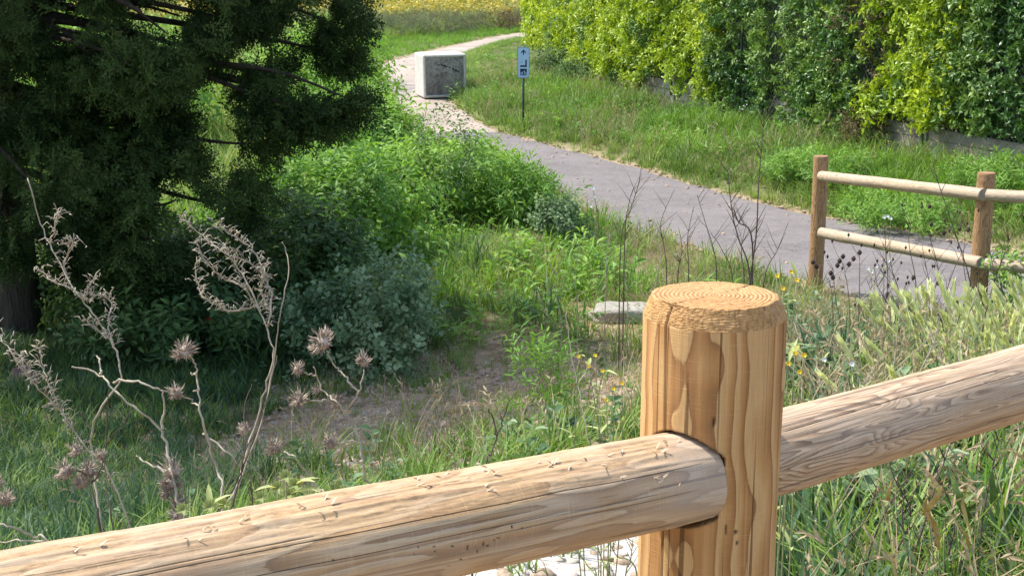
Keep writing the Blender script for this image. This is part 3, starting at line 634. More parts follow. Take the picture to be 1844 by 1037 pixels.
def rock(name, label, c, d, mat, seed, group=None, rz=0):
    u = 28; v = 16; V = []
    for i in range(v):
        ph = (i + .02) / (v - 1 + .04) * math.pi
        for j in range(u):
            t = j / u * 6.2832; q = np.array([math.sin(ph) * math.cos(t), math.sin(ph) * math.sin(t), math.cos(ph)])
            r = 1 + .22 * float(fbm(q[0] * 1.6 + seed, q[1] * 1.6, q[2] * 1.6, 4)); q = np.sign(q) * np.abs(q) ** .8 * r
            V.append((q[0] * d[0] / 2, q[1] * d[1] / 2, q[2] * d[2] / 2))
    Fc = [(i * u + j, (i + 1) * u + j, (i + 1) * u + (j + 1) % u, i * u + (j + 1) % u) for i in range(v - 1) for j in range(u)] + [tuple(range(u)), tuple(u * v - 1 - j for j in range(u))]
    o = obj(name, mesh(name, V, Fc, mat), None, (float(c[0]), float(c[1]), float(ground(c[0], c[1])) + d[2] * .22)); o.rotation_euler.z = rz
    return tag(o, label, 'rock', group=group)
def gpt(px, py, it=14):
    """where the line of sight through a photo pixel meets the ground"""
    k = np.linspace(1, 90, 2500); P = np.array([at(px, py, q) for q in k]); g = ground(P[:, 0], P[:, 1], False)
    i = np.argmax(P[:, 2] < g); return P[i]
rock('boulder', 'long pale grey boulder lying beside the near post top', gpt(1128, 578), (.66, .45, .16), M['rock_grey'], 3)
rock('rock', 'reddish rock in deep shade left of the dried thistles', gpt(275, 640), (.42, .35, .38), M['rock_red'], 5)
rock('rock', 'small dark reddish rock near the left picture edge', gpt(45, 700), (.25, .2, .25), M['rock_red'], 8)
rock('rock', 'brown rock beside the red poppy under the conifer', gpt(425, 598), (.40, .3, .32), M['rock_red'], 11)
rock('rock', 'flat pale stone on the stony patch right of the near post', gpt(1450, 672), (.16, .12, .07), M['rock'], 14)

# ------------------------------------------------------------------ bushes
def bush(name, label, cat, c, r, h, key, n, tint=(.1, .9), group=None, stems=7, holes=-.5, size=(.7, 1.2), droop=0., stem_mat='twig', rad=.008, low=.05):
    c = np.array([c[0], c[1], float(ground(c[0], c[1]))])
    root = thing(name, label, cat, c, group)
    rx, ry = (r, r) if np.isscalar(r) else r
    N = int(n * 2.2); q = rng.normal(0, 1, (N, 3)); q /= np.linalg.norm(q, axis=1)[:, None]; rr = rng.uniform(.25, 1., N) ** .5
    lump = 1 + .5 * fbm(q[:, 0] * 2.2 + c[0], q[:, 1] * 2.2 + c[1], q[:, 2] * 2.2, 3); lump = np.where(rng.random(N) < .10, lump * rng.uniform(1.05, 1.4, N), lump)
    P = q * (rr * lump)[:, None]
    P = np.stack([P[:, 0] * rx, P[:, 1] * ry, (P[:, 2] * .5 + .5) * h], -1)
    m = (fbm(P[:, 0] * 4 + c[0], P[:, 1] * 4 + c[1], P[:, 2] * 4, 2) > holes) & (P[:, 2] > low); P = P[m][:n]; q = q[m][:n]
    d = q * .8 + np.array([0, 0, .75 - droop]) + rng.normal(0, .4, P.shape)
    kf_ = .62 if key in ('green', 'narrow', 'blue', 'darkb') else 1.; ks_ = rng.random(len(P)) < kf_; P, q, d = P[ks_], q[ks_], d[ks_]
    me = scatter('foliage', T[key], P, along(d), rng.uniform(*size, len(P)), rng.uniform(*tint, len(P)) + .25 * fbm(P[:, 0] * 3, P[:, 1] * 3, P[:, 2] * 3), rng.integers(0, 6, len(P)), root)
    me['kind'] = 'stuff'
    mb = MB()
    for i in range(stems):
        e = P[random.randrange(len(P))]; b = np.array([random.gauss(0, .05), random.gauss(0, .05), -.05])
        mb.tube(spline([b, b * .5 + e * .45 + np.array([0, 0, .08 * h]), e], 5), list(np.linspace(rad, rad * .25, 11)), 4)
    mb.obj('stem', M[stem_mat], root)
    return root
def P2(px, py): p = gpt(px, py); return (p[0], p[1])
bush('bush', 'bright green leafy bush spilling towards the path below the pale track', 'bush', (-.85, 17.6), (.95, .9), .85, 'green', 1000, (.5, 1.2), 'bushes between conifer and path')
bush('bush', 'fresh green bush just right of the conifer, below the track', 'bush', (-1.95, 19.6), (.85, .9), 1.1, 'green', 1000, (.45, 1.2), 'bushes between conifer and path')
bush('bush', 'narrow leaved green bush behind the lower conifer branches', 'bush', (-2.5, 22.2), (.9, .8), 1.15, 'narrow', 700, (.4, 1), 'bushes between conifer and path')
bush('bush', 'shaded bush touching the right hand conifer branches', 'bush', (-1.85, 14.9), (.95, .8), 1.05, 'green', 800, (.1, .8), 'bushes between conifer and path')
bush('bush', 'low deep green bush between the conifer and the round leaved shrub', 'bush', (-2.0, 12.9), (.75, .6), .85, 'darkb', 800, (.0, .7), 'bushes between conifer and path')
bush('bush', 'light green bush seen under the conifer branch beside the track', 'bush', (-3.4, 27.8), (1.0, 1.), 1.6, 'green', 700, (.6, 1), None, size=(1, 1.7))
bush('shrub', 'round leaved blue green shrub at the edge of the bare ground', 'shrub', P2(690, 668), (.36, .36), .85, 'blue', 480, (.4, 1.25), None)
bush('shrub', 'small blue green shrub in front of the conifer shade', 'shrub', P2(590, 655), (.32, .3), .55, 'blue', 350, (.0, .8), None)
bush('shrub', 'tall thin shrub with dark leaves rising in front of the track seam', 'shrub', (-.78, 16.7), (.42, .4), 1.42, 'darkb', 190, (.6, 1), None, holes=-.3, stems=16, size=(.5, .9))
bush('bush', 'green grassy bush beside the middle of the asphalt edge', 'bush', (.02, 16.9), (.4, .5), .55, 'narrow', 420, (.4, 1), None)
bush('bush', 'grey green weedy bush at the near corner of the asphalt', 'bush', (.55, 15.9), (.26, .28), .45, 'blue', 300, (.2, .9), None, holes=-.3)
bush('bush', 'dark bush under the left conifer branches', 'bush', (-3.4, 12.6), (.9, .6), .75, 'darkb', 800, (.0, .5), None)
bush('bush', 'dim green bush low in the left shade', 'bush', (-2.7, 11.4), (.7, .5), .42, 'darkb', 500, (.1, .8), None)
bush('weed_clump', 'bright green feathery clump on the bare ground left of the near post', 'weed', P2(966, 770), (.10, .10), .34, 'narrow', 60, (.5, 1), None, stems=3, rad=.003, size=(.4, .6))
bush('weed_clump', 'tiny vivid green clump between the near post and the right rail', 'weed', P2(1462, 722), (.10, .08), .12, 'green', 60, (.6, 1), None, stems=2, rad=.002, size=(.3, .45))
for i, (px, py, r, h, key, lab) in enumerate([
        (1500, 320, .7, .2, 'narrow', 'leafy bramble at the verge behind the first far fence post'), (1640, 400, .7, .14, 'narrow', 'green weeds behind the upper far rail'),
        (1810, 350, .6, .3, 'narrow', 'leafy weeds against the low wall at the right edge'), (1560, 262, .35, .6, 'brown', 'withered brownish bush at the gap before the wall'),
        (1010, 135, .45, .6, 'darkb', 'dark green plant at the left foot of the hedge'), (1055, 150, .45, .5, 'darkb', 'second dark plant under the left hedge, nearer the wall')]):
    p = gpt(px, py + 6); bush('bush', lab, 'bush', p[:2], r, h, key, int(520 * r * (1 + h)), (.2, 1), 'weeds along the foot of the hedge', size=(.6, 1.))
bush('bush', 'climbing weed tangled round the right far fence post', 'bush', (3.95, 11.25), (.35, .35), .95, 'green', 240, (.3, 1), None, holes=-.2, size=(.4, .7), stems=14)
for i, (x, y, r, h, key, lab) in enumerate([
        (-4.9, 54, 1.9, .75, 'grey', 'grey green scrub bush nearest the conifer across the track'), (-2.6, 56, 1.7, .75, 'grey', 'rounded grey scrub bush above the concrete block'),
        (-.4, 58.5, 1.6, .75, 'brown', 'brownish brush patch across the track'), (1.2, 61, 1.6, .75, 'grey', 'scrub bush across the track beside the hedge end'),
        (-6.6, 57, 2.0, .75, 'grey', 'scrub bush half hidden by the conifer edge'), (-3.6, 61, 1.8, .5, 'brown', 'dry brush in front of the yellow field'), (3.2, 64, 1.7, .7, 'grey', 'scrub bush behind the hedge end')]):
    bush('scrub_bush', lab, 'bush', (x, y), r, h, key, 560, (.1, .9), 'scrub across the track', size=(.7, 1.3), stems=14, rad=.03)
for i, (x, y, r, h, lab) in enumerate([(-6.5, 24, 1.6, 1.6, 'sunlit bush seen through the conifer, middle'), (-9, 27, 2, 1.8, 'sunlit bush seen through the conifer, left'), (-12, 33, 2.2, 2.2, 'far sunlit bush seen through the conifer')]):
    bush('bush', lab, 'bush', (x, y), r, h, 'green', 600, (.5, 1), 'bushes beyond the conifer', size=(1.3, 2.2))

# ------------------------------------------------------------------ conifer
def conifer():
    base = np.array([-4.25, 12.2, -3.25]); root = thing('conifer_tree', 'large dark conifer with drooping branches filling the upper left', 'tree', base)
    mb = MB(); tr = [np.array([0, 0, -.1]), np.array([.03, 0, .8]), np.array([-.05, .05, 2.2]), np.array([.05, .1, 4.2]), np.array([0, .1, 6.5]), np.array([0, 0, 8.4])]
    T_ = spline(tr, 5); mb.tube(T_, list(np.linspace(.24, .03, len(T_))), 12); mb.obj('trunk', M['bark'], root)
    E = [(655, 45, 11.6, .34), (640, 95, 11.9, .28), (600, 20, 11.5, .40), (560, 75, 11.8, .42), (520, 20, 12.2, .45), (470, 100, 11.4, .45), (400, 30, 12.3, .5), (645, 175, 11.2, .17), (600, 205, 11.3, .20), (565, 215, 11.5, .20), (530, 160, 12.0, .30),
         (380, 150, 11.2, .5), (300, 60, 11.0, .5), (200, 110, 10.9, .45), (100, 60, 11.0, .5), (40, 110, 10.8, .45), (110, 230, 11.2, .32), (60, 330, 10.6, .45), (230, 270, 11.4, .42), (330, 240, 11.6, .45), (430, 230, 11.8, .42),
         (500, 260, 11.6, .34), (440, 320, 11.5, .40), (380, 360, 11.0, .42), (290, 350, 11.6, .42), (180, 350, 11.8, .35), (230, 430, 11.2, .32), (470, 370, 12.0, .3), (30, 430, 11.2, .35), (330, 430, 11.4, .36), (130, 440, 12, .28), (250, 180, 12.4, .4), (340, 500, 11.8, .3),
         (160, 20, 12.6, .55), (250, 130, 10.6, .35), (-60, 200, 11, .6), (-120, 60, 11, .7), (-80, 380, 11.4, .5), (560, 130, 12.6, .22), (420, 180, 12.6, .4)]
    limbs = MB(); P = []; D = []; Tn = []; PB = []; DB = []; TB = []
    def cloud(c, r, n, flat=.62):
        q = rng.normal(0, 1, (n, 3)); q /= np.linalg.norm(q, axis=1)[:, None]
        lump = 1 + .45 * fbm(q[:, 0] * 2 + c[0] * 3, q[:, 1] * 2, q[:, 2] * 2 + c[2], 2)
        p = q * (r * rng.uniform(.15, 1, n) ** .55 * lump)[:, None] * np.array([1.15, 1.1, flat]) + c
        out = (c - np.array([0, 0, c[2]])); out = out / (np.linalg.norm(out) + 1e-6)
        d = q * .8 + out * .55 + np.array([0, 0, -.18]) + rng.normal(0, .3, (n, 3))
        P.append(p); D.append(d); Tn.append(rng.uniform(0, .75, n) + .3 * fbm(p[:, 0] * 2, p[:, 1] * 2, p[:, 2] * 2))
    for px, py, k, r in E:
        px -= r * 150 * (px > 300); r *= .72; e = at(px, py, k) - base; zz = min(max(e[2] + .1 + .15 * np.hypot(e[0], e[1]), .5), 7); s0 = np.array([0, 0, zz]); 
        mid = s0 * .45 + e * .55 + np.array([random.gauss(0, .12), random.gauss(0, .2), .05 + random.gauss(0, .10)]); C = spline([s0, s0 * .75 + mid * .25 + rv(.05), mid, mid * .4 + e * .6 + rv(.06), e], 5)
        limbs.tube(C, list(np.linspace(.042, .006, len(C))), 6)
        nn_ = int(150 + 60 * np.linalg.norm(e - s0)); tt_ = rng.uniform(.22, 1, nn_) * (len(C) - 1); ii_ = np.minimum(tt_.astype(int), len(C) - 2); CC = np.array(C); pp_ = CC[ii_] + (CC[ii_ + 1] - CC[ii_]) * (tt_ - ii_)[:, None]
        pp_ = pp_ + rng.normal(0, 1, (nn_, 3)) * [.10, .12, .07] - [0, 0, .04]; PB.append(pp_); DB.append(rng.normal(0, .45, (nn_, 3)) + [.25, -.1, -.55]); TB.append(rng.uniform(0, .6, nn_))
        cloud(e, r, int(620 * r))
        cloud(mid + rv(.1), r * .6, int(90 * r))
    random.seed(5)
    for i in range(60):                      # the rest of the crown, above the frame and round the back
        h = random.uniform(3.0, 8.2); a = random.uniform(0, 6.283); L = (8.6 - h) * .36 + .4
        e = np.array([math.cos(a) * L, math.sin(a) * L, h - .2]); s0 = np.array([0, 0, h]); limbs.tube(spline([s0, (s0 + e) / 2 + np.array([0, 0, .15]), e], 4), list(np.linspace(.05, .012, 9)), 5)
        cloud(e, .5, 90); cloud(e * .6 + s0 * .4, .4, 30)
    for i in range(30):                      # unseen long boughs towards the fence, added to shade the left foreground
        c_ = np.array([random.uniform(-4.6, -2.5), random.uniform(6.4, 11.0), random.uniform(.55, 2.6)]) - base; s0 = np.array([0, 0, c_[2] - .5])
        if i % 2 == 0: limbs.tube(spline([s0, (s0 + c_) / 2 + np.array([0, 0, .5]), c_], 5), list(np.linspace(.07, .014, 11)), 6)
        cloud(c_, .6, 150)
    limbs.obj('limb', M['bark'], root)
    P = np.vstack(P); D = np.vstack(D); Tn = np.concatenate(Tn)
    PB = np.vstack(PB); kb_ = rng.random(len(PB)) < .55; PB = [PB[kb_]]; DB = [np.vstack(DB)[kb_]]; TB = [np.concatenate(TB)[kb_]]; P = np.vstack([P] + PB); D = np.vstack([D] + DB); Tn = np.concatenate([Tn] + TB)
    WY = P[:, 1] + base[1]; XS = (P[:, 0] + base[0]) * 12 / WY - base[0]; ZS = (P[:, 2] + base[2]) * 12 / WY - base[2]
    gap = fbm(XS * 2.8 + 2., ZS * 4.4, P[:, 1] * .3, 3); keep = (gap > -.10) | (P[:, 2] > 3.6)
    for gx_, gy_, ga, gb in [(100, 175, 50, 18), (215, 170, 60, 18), (12, 155, 30, 30), (420, 120, 30, 16), (345, 185, 26, 22), (235, 15, 44, 34), (578, 152, 62, 26), (500, 165, 40, 16), (190, 168, 75, 13), (60, 155, 34, 20), (232, 22, 30, 26), (370, 14, 50, 22), (150, 395, 45, 24), (12, 262, 30, 26), (300, 178, 30, 14), (410, 215, 34, 12), (120, 240, 40, 12), (480, 395, 60, 30), (560, 300, 60, 40), (330, 100, 26, 14), (450, 60, 22, 16), (70, 40, 30, 12), (250, 330, 26, 14)]:
        q_ = at(gx_, gy_, 11.8) - base; qx_ = (q_[0] + base[0]) * 12 / (q_[1] + base[1]) - base[0]; qz_ = (q_[2] + base[2]) * 12 / (q_[1] + base[1]) - base[2]; wb_ = .45 * fbm(XS * 7, ZS * 7, 2.)
        keep &= (np.hypot((XS - qx_) / (ga / F * 12), (ZS - qz_) / (gb / F * 12)) > .95 + wb_) | (rng.random(len(P)) < .10)
    P, D, Tn = P[keep], D[keep], Tn[keep]
    Tn = Tn * .75 + .35 * (fbm(P[:, 0] * 1.4, P[:, 1] * 1.4, P[:, 2] * 1.8 + 5.) > .15)  # raises the tint of random clumps to paint them as if sunlit
    o = scatter('foliage', T['conifer'], P, along(D), rng.uniform(.5, 1.0, len(P)), Tn, rng.integers(0, 6, len(P)), root); o['kind'] = 'stuff'
conifer()

# ------------------------------------------------------------------ wall, wire mesh and hedge
wd = np.concatenate([[0], np.cumsum(np.hypot(*np.diff(WALL, axis=0).T))])
def wpt(u): return np.array([np.interp(u, wd, WALL[:, 0]), np.interp(u, wd, WALL[:, 1])])
def wnrm(u):
    a = wpt(max(u - .3, 0)); b = wpt(min(u + .3, wd[-1])); d = (b - a) / np.linalg.norm(b - a); return np.array([d[1], -d[0]]), d   # facing the path
wroot = thing('garden_wall', 'low precast concrete wall with posts half hidden under the hedge', 'wall', (0, 0, 0))
u = wd[1] + .3; first = True; ulist = []
while u < wd[-1]: ulist.append(u); u += 2.42
pm = MB(); pm.box((0, 0, .34), (.12, .14, .90)); pmesh = pm.mesh('wall_post', M['conc_wall'], False)
for i, u in enumerate(ulist):
    p = wpt(u); nn, d = wnrm(u); g = -2.86
    o = obj('wall_post', pmesh, wroot, (p[0], p[1], g - .12)); o.rotation_euler.z = math.atan2(d[1], d[0])
    if i < len(ulist) - 1:
        p2 = wpt(ulist[i + 1]); L = np.linalg.norm(p2 - p) - .116; c = (p + p2) / 2; rz = math.atan2(*(p2 - p)[::-1])
        for j, (zc, hh) in enumerate(((-.06, .155), (.10, .152), (.257, .150), (.415, .152))):
            b = MB(); b.box((0, 0, 0), (L, .05, hh)); 
            b.box((0, -.03, .0), (L - .06, .012, hh - .02)); b.box((0, .03, .0), (L - .06, .012, hh - .02))
            o = obj('concrete_panel', b.mesh('concrete_panel', M['conc_wall'], False), wroot, (c[0], c[1], g + zc + .0)); o.rotation_euler.z = rz
n_ = NT('pale blue paint'); n_.princ(n_.ramp(n_.noise(30, n_.coord(), 4), [(.35, (.40, .38, .34)), (.55, (.40, .55, .62))]), .8)
uq = np.interp(1688, 922 + F * np.array([wpt(a)[0] for a in np.linspace(0, wd[-1], 400)]) / (np.array([wpt(a)[1] for a in np.linspace(0, wd[-1], 400)]) * math.cos(TH) + .62), np.linspace(0, wd[-1], 400))
pq = wpt(uq); nq, dq = wnrm(uq); random.seed(3); mb = MB()
for k_ in range(5):
    cx, cz = random.gauss(0, .06), random.gauss(0, .05); m_ = 9
    pts_ = [(cx + .07 * random.uniform(.6, 1.3) * math.cos(t_), cz + .06 * random.uniform(.6, 1.3) * math.sin(t_)) for t_ in np.linspace(0, 6.283, m_, endpoint=False)]
    V_ = [np.array([*(pq + dq * a_ + nq * (.040 + .001 * k_)), -2.72 + b_2]) for a_, b_2 in pts_]; V_ += [v_ - np.array([*(nq * .003), 0]) for v_ in V_]
    mb.add(V_, [tuple(range(m_)), tuple(2 * m_ - 1 - i_ for i_ in range(m_))] + [(i_, i_ + m_, (i_ + 1) % m_ + m_, (i_ + 1) % m_) for i_ in range(m_)])
mb.obj('paint_patch', n_.m, wroot, False)
# chain-link above it
cl = thing('wire_mesh_fence', 'galvanised chain link fence standing in the hedge on the low wall', 'fence', (0, 0, 0))
wm = MB(); z0, z1 = -2.50, -.75; st = .085
for i in range(len(ulist) - 1):
    a = wpt(ulist[i]); b = wpt(ulist[i + 1]); nn, d = wnrm((ulist[i] + ulist[i + 1]) / 2); L = np.linalg.norm(b - a); H = z1 - z0
    for sgn in (1, -1):
        k = -H
        while k < L:
            t0 = max(0, -k); t1 = min(H, L - k)
            if t1 > t0:
                q0 = (k + t0, t0); q1 = (k + t1, t1)
                if sgn < 0: q0 = (L - q0[0], q0[1]); q1 = (L - q1[0], q1[1])
                f = lambda q: np.array([*(a + d * q[0] + nn * .075), z0 + q[1]])
                wm.tube([f(q0), f(q1)], .0022, 3, 0, False)
            k += st
wm.obj('wire_netting', M['wire'], cl)
for u in ulist:
    p = wpt(u); nn, d = wnrm(u); b = MB(); q = p + nn * .085; b.tube([(q[0], q[1], -2.6), (q[0], q[1], -.7)], .02, 8); b.obj('metal_post', M['green_metal'], cl)

def hedge(label, px0, px1, key, dens, zt=-.25, front=(.10, .34), holes=-.75, tint=(.1, .9), zb=lambda f: -2.45, mixkey=None, name='hedge_shrub', dark_in=True):
    """one hedge plant between two picture columns of the wall line"""
    us = np.linspace(0, wd[-1], 600); W = np.array([wpt(a) for a in us]); k = W[:, 1] * math.cos(TH) + 2.0 * math.sin(TH); X = 922 + F * W[:, 0] / k
    u0, u1 = np.interp([px0 - 14, px1 + 14], X, us); c = wpt((u0 + u1) / 2)
    root = thing(name, label, 'hedge', (c[0], c[1], -2.9), 'hedge plants above the low wall')
    L = u1 - u0; N = int(L * (zt + 2.5) * dens); uu = rng.uniform(u0, u1, N); ff = (uu - u0) / L
    zz = np.array([zb(f) for f in ff]); zz = zz + (zt - zz) * rng.random(N)
    zz = zz + .10 * fbm(uu * 3, 1, 0)
    inner = rng.random(N) < .38
    bump_ = .13 * fbm(uu * 1.3, zz * 1.3, 4., 3)
    off = np.where(inner, rng.uniform(-.45, .05, N), rng.uniform(front[0], front[1], N) + bump_)
    hole = fbm(uu * 2.2, zz * 2.2, px0 * .01, 3)
    m = inner | (hole > holes)
    uu, zz, off, inner = uu[m], zz[m], off[m], inner[m]
    W2 = np.array([wpt(a) for a in uu]); NR = np.array([wnrm(a)[0] for a in uu])
    P = np.stack([W2[:, 0] + NR[:, 0] * off, W2[:, 1] + NR[:, 1] * off, zz], -1)
    D = np.stack([NR[:, 0] * .75, NR[:, 1] * .75, np.full(len(uu), .25)], -1) + rng.normal(0, .55, P.shape)
    loc = np.array([c[0], c[1], -2.9]); ti = rng.uniform(*tint, len(P)) + .3 * fbm(uu * 1.5, zz * 1.5, 3.); 
    if mixkey is None: sets = [(key, np.ones(len(P), bool))]
    else:
        sel = fbm(uu * 2.5, zz * 2.5, 8., 2) > (.1 if key != 'bright' else .6); sets = [(key, ~sel), (mixkey, sel)]
    for kk, sel in sets:
        if sel.sum() == 0: continue
        src = T['laurel'][kk] if kk in T['laurel'] else T[kk]
        o = scatter('foliage', src, P[sel] - loc, along(D[sel]), rng.uniform(.75, 1.2, sel.sum()), ti[sel], rng.integers(0, 6, sel.sum()), root); o['kind'] = 'stuff'
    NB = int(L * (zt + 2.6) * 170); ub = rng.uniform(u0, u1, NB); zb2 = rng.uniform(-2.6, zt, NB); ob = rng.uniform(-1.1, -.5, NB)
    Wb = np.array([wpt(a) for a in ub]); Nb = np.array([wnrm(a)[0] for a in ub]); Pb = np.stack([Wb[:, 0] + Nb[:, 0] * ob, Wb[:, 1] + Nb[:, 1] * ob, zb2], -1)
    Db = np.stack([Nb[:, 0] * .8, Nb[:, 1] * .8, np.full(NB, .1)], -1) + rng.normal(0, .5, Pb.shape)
    o = scatter('inner_foliage', T['laurel']['dark'], Pb - loc, along(Db), rng.uniform(1.0, 1.6, NB), rng.uniform(0, .5, NB), rng.integers(0, 6, NB), root); o['kind'] = 'stuff'  # dark leaf layer painting the shade inside the hedge gaps
    sb = MB()
    for i in range(max(3, int(L * 3))):
        a = u0 + L * random.random(); p = wpt(a); nn = wnrm(a)[0]; b = np.array([p[0] - nn[0] * .2 - c[0], p[1] - nn[1] * .2 - c[1], 0.])
        e = b + np.array([nn[0] * .25 * random.random() + random.gauss(0, .15), nn[1] * .25 * random.random(), 1.4 + random.random()])
        sb.tube(spline([b, (b + e) / 2 + rv(.06), e], 4), list(np.linspace(.022, .006, 9)), 5)
    sb.obj('stem', M['twig'], root)
    return root
hedge('bright yellow green hedge plant at the far left end of the hedge', 966, 1105, 'bright', 330, tint=(.35, 1), zb=lambda f: -2.30 - .25 * f, holes=-.62, mixkey='mid')
hedge('wide bright yellow green hedge plant left of the dark one', 1105, 1300, 'bright', 330, tint=(.25, 1), zb=lambda f: -2.45 + .12 * math.sin(f * 12), holes=-.6, mixkey='mid')
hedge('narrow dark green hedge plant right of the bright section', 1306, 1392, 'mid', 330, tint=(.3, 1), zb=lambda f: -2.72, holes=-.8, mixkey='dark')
hedge('sparse greyish hedge plant behind exposed wire netting', 1392, 1445, 'mid', 150, tint=(.0, .6), front=(-.35, .0), zb=lambda f: -2.7, holes=-.2, mixkey='brown')
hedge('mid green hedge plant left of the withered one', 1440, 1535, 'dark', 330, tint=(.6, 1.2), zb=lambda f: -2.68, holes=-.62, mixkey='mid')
hedge('withered brownish hedge plant in the middle of the hedge', 1530, 1605, 'brown', 280, tint=(.2, 1), front=(.05, .3), zb=lambda f: -2.72, holes=-.6, mixkey='mid')
hedge('bright yellow green hedge plant above the low wall on the right', 1592, 1735, 'bright', 330, tint=(.15, .95), zb=lambda f: -2.26 - .08 * math.sin(f * 9), holes=-.75, mixkey='mid')
hedge('dark green hedge plant at the right edge of the picture', 1725, 1800, 'mid', 330, tint=(.1, .8), zb=lambda f: -2.22 - .1 * f, holes=-.8)
hedge('dark hedge plant with netting showing at the right edge', 1800, 1990, 'dark', 330, tint=(.2, .9), front=(-.05, .2), zb=lambda f: -2.25, holes=-.35)

# ------------------------------------------------------------------ sign
def build_sign():
    p = (.20, 26.1); g = float(ground(*p)); root = thing('direction_sign', 'small pale blue cycle route sign with arrow on a green pole', 'sign', (p[0], p[1], g), rz=R(3))
    mb = MB(); mb.tube([(0, .03, -.1), (0, .03, 1.40)], .021, 12); mb.obj('pole', M['green_metal'], root)
    n = NT('pale blue sign face'); n.princ(n.ramp(n.noise(8, n.coord(), 3), [(.3, (.36, .52, .66)), (.7, (.42, .59, .73))]), .45); face = n.m
    n = NT('dark navy print'); n.princ((.01, .025, .05), .5); ink = n.m
    n = NT('sign metal edge'); n.princ((.09, .16, .16), .5); edge = n.m
    def rr(wd_, hh, r, y, th):
        V = []; pts = []
        for cx, cz, a0 in ((wd_ / 2 - r, hh / 2 - r, 0), (-wd_ / 2 + r, hh / 2 - r, 90), (-wd_ / 2 + r, -hh / 2 + r, 180), (wd_ / 2 - r, -hh / 2 + r, 270)):
            for a in range(0, 91, 15): pts.append((cx + r * math.cos(R(a0 + a)), cz + r * math.sin(R(a0 + a))))
        k = len(pts); V = [(x, y, z) for x, z in pts] + [(x, y + th, z) for x, z in pts]
        return V, [tuple(range(k)), tuple(2 * k - 1 - i for i in range(k))] + [(i, i + k, (i + 1) % k + k, (i + 1) % k) for i in range(k)]
    zc = 1.12
    V, Fc = rr(.208, .535, .03, -.014, .014); mb = MB(); mb.add([(x, y, z + zc) for x, y, z in V], Fc); pn = mb.obj('sign_panel', edge, root, False)
    V, Fc = rr(.192, .519, .026, -.0165, .002); mb = MB(); mb.add([(x, y, z + zc) for x, y, z in V], Fc); mb.obj('sign_face', face, pn, False)
    def poly(name, polys, mat=ink, y=-.0185):
        mb = MB()
        for pl in polys:
            k = len(pl); V = [(x, y, z + zc) for x, z in pl] + [(x, y + .0015, z + zc) for x, z in pl]
            mb.add(V, [tuple(range(k)), tuple(2 * k - 1 - i for i in range(k))] + [(i, i + k, (i + 1) % k + k, (i + 1) % k) for i in range(k)])
        return mb.obj(name, mat, pn, False)
    poly('arrow_mark', [[(-.009, .135), (.009, .135), (.009, .205), (-.009, .205)], [(0, .225), (-.048, .178), (-.036, .166), (0, .200)], [(0, .225), (0, .200), (.036, .166), (.048, .178)]])
    poly('letter_mark', [[(.032, -.075), (.058, -.075), (.058, .05), (.032, .05)], [(-.058, -.075), (.0318, -.075), (.0318, -.045), (-.058, -.045)]])
    poly('thin_mark', [[(-.055, .004), (-.015, .004), (-.015, .009), (-.055, .009)]])
    poly('pictogram_mark', [[(-.058, -.222), (.058, -.222), (.058, -.105), (-.058, -.105)]])
    def ring(cx, cz, r, w_=.008):
        return [[(cx + (r + w_ * s0) * math.cos(t), cz + (r + w_ * s0) * math.sin(t)) for t, s0 in ((a, 1), (b, 1), (b, 0), (a, 0))] for a, b in ((i * 6.2832 / 14, (i + 1) * 6.2832 / 14) for i in range(14))]
    bars = [[(-.032, -.19), (-.006, -.15), (.0, -.155), (-.026, -.195)], [(-.006, -.15), (.022, -.15), (.022, -.157), (-.006, -.157)], [(.016, -.135), (.024, -.135), (.036, -.19), (.028, -.19)]]
    poly('bicycle_mark', ring(-.03, -.19, .015) + ring(.032, -.19, .015) + bars, face, -.020)
    for q_ in (.15, -.15): mb = MB(); mb.box((0, .005, zc + q_), (.1, .02, .03)); mb.obj('bracket', M['green_metal'], pn)
build_sign()

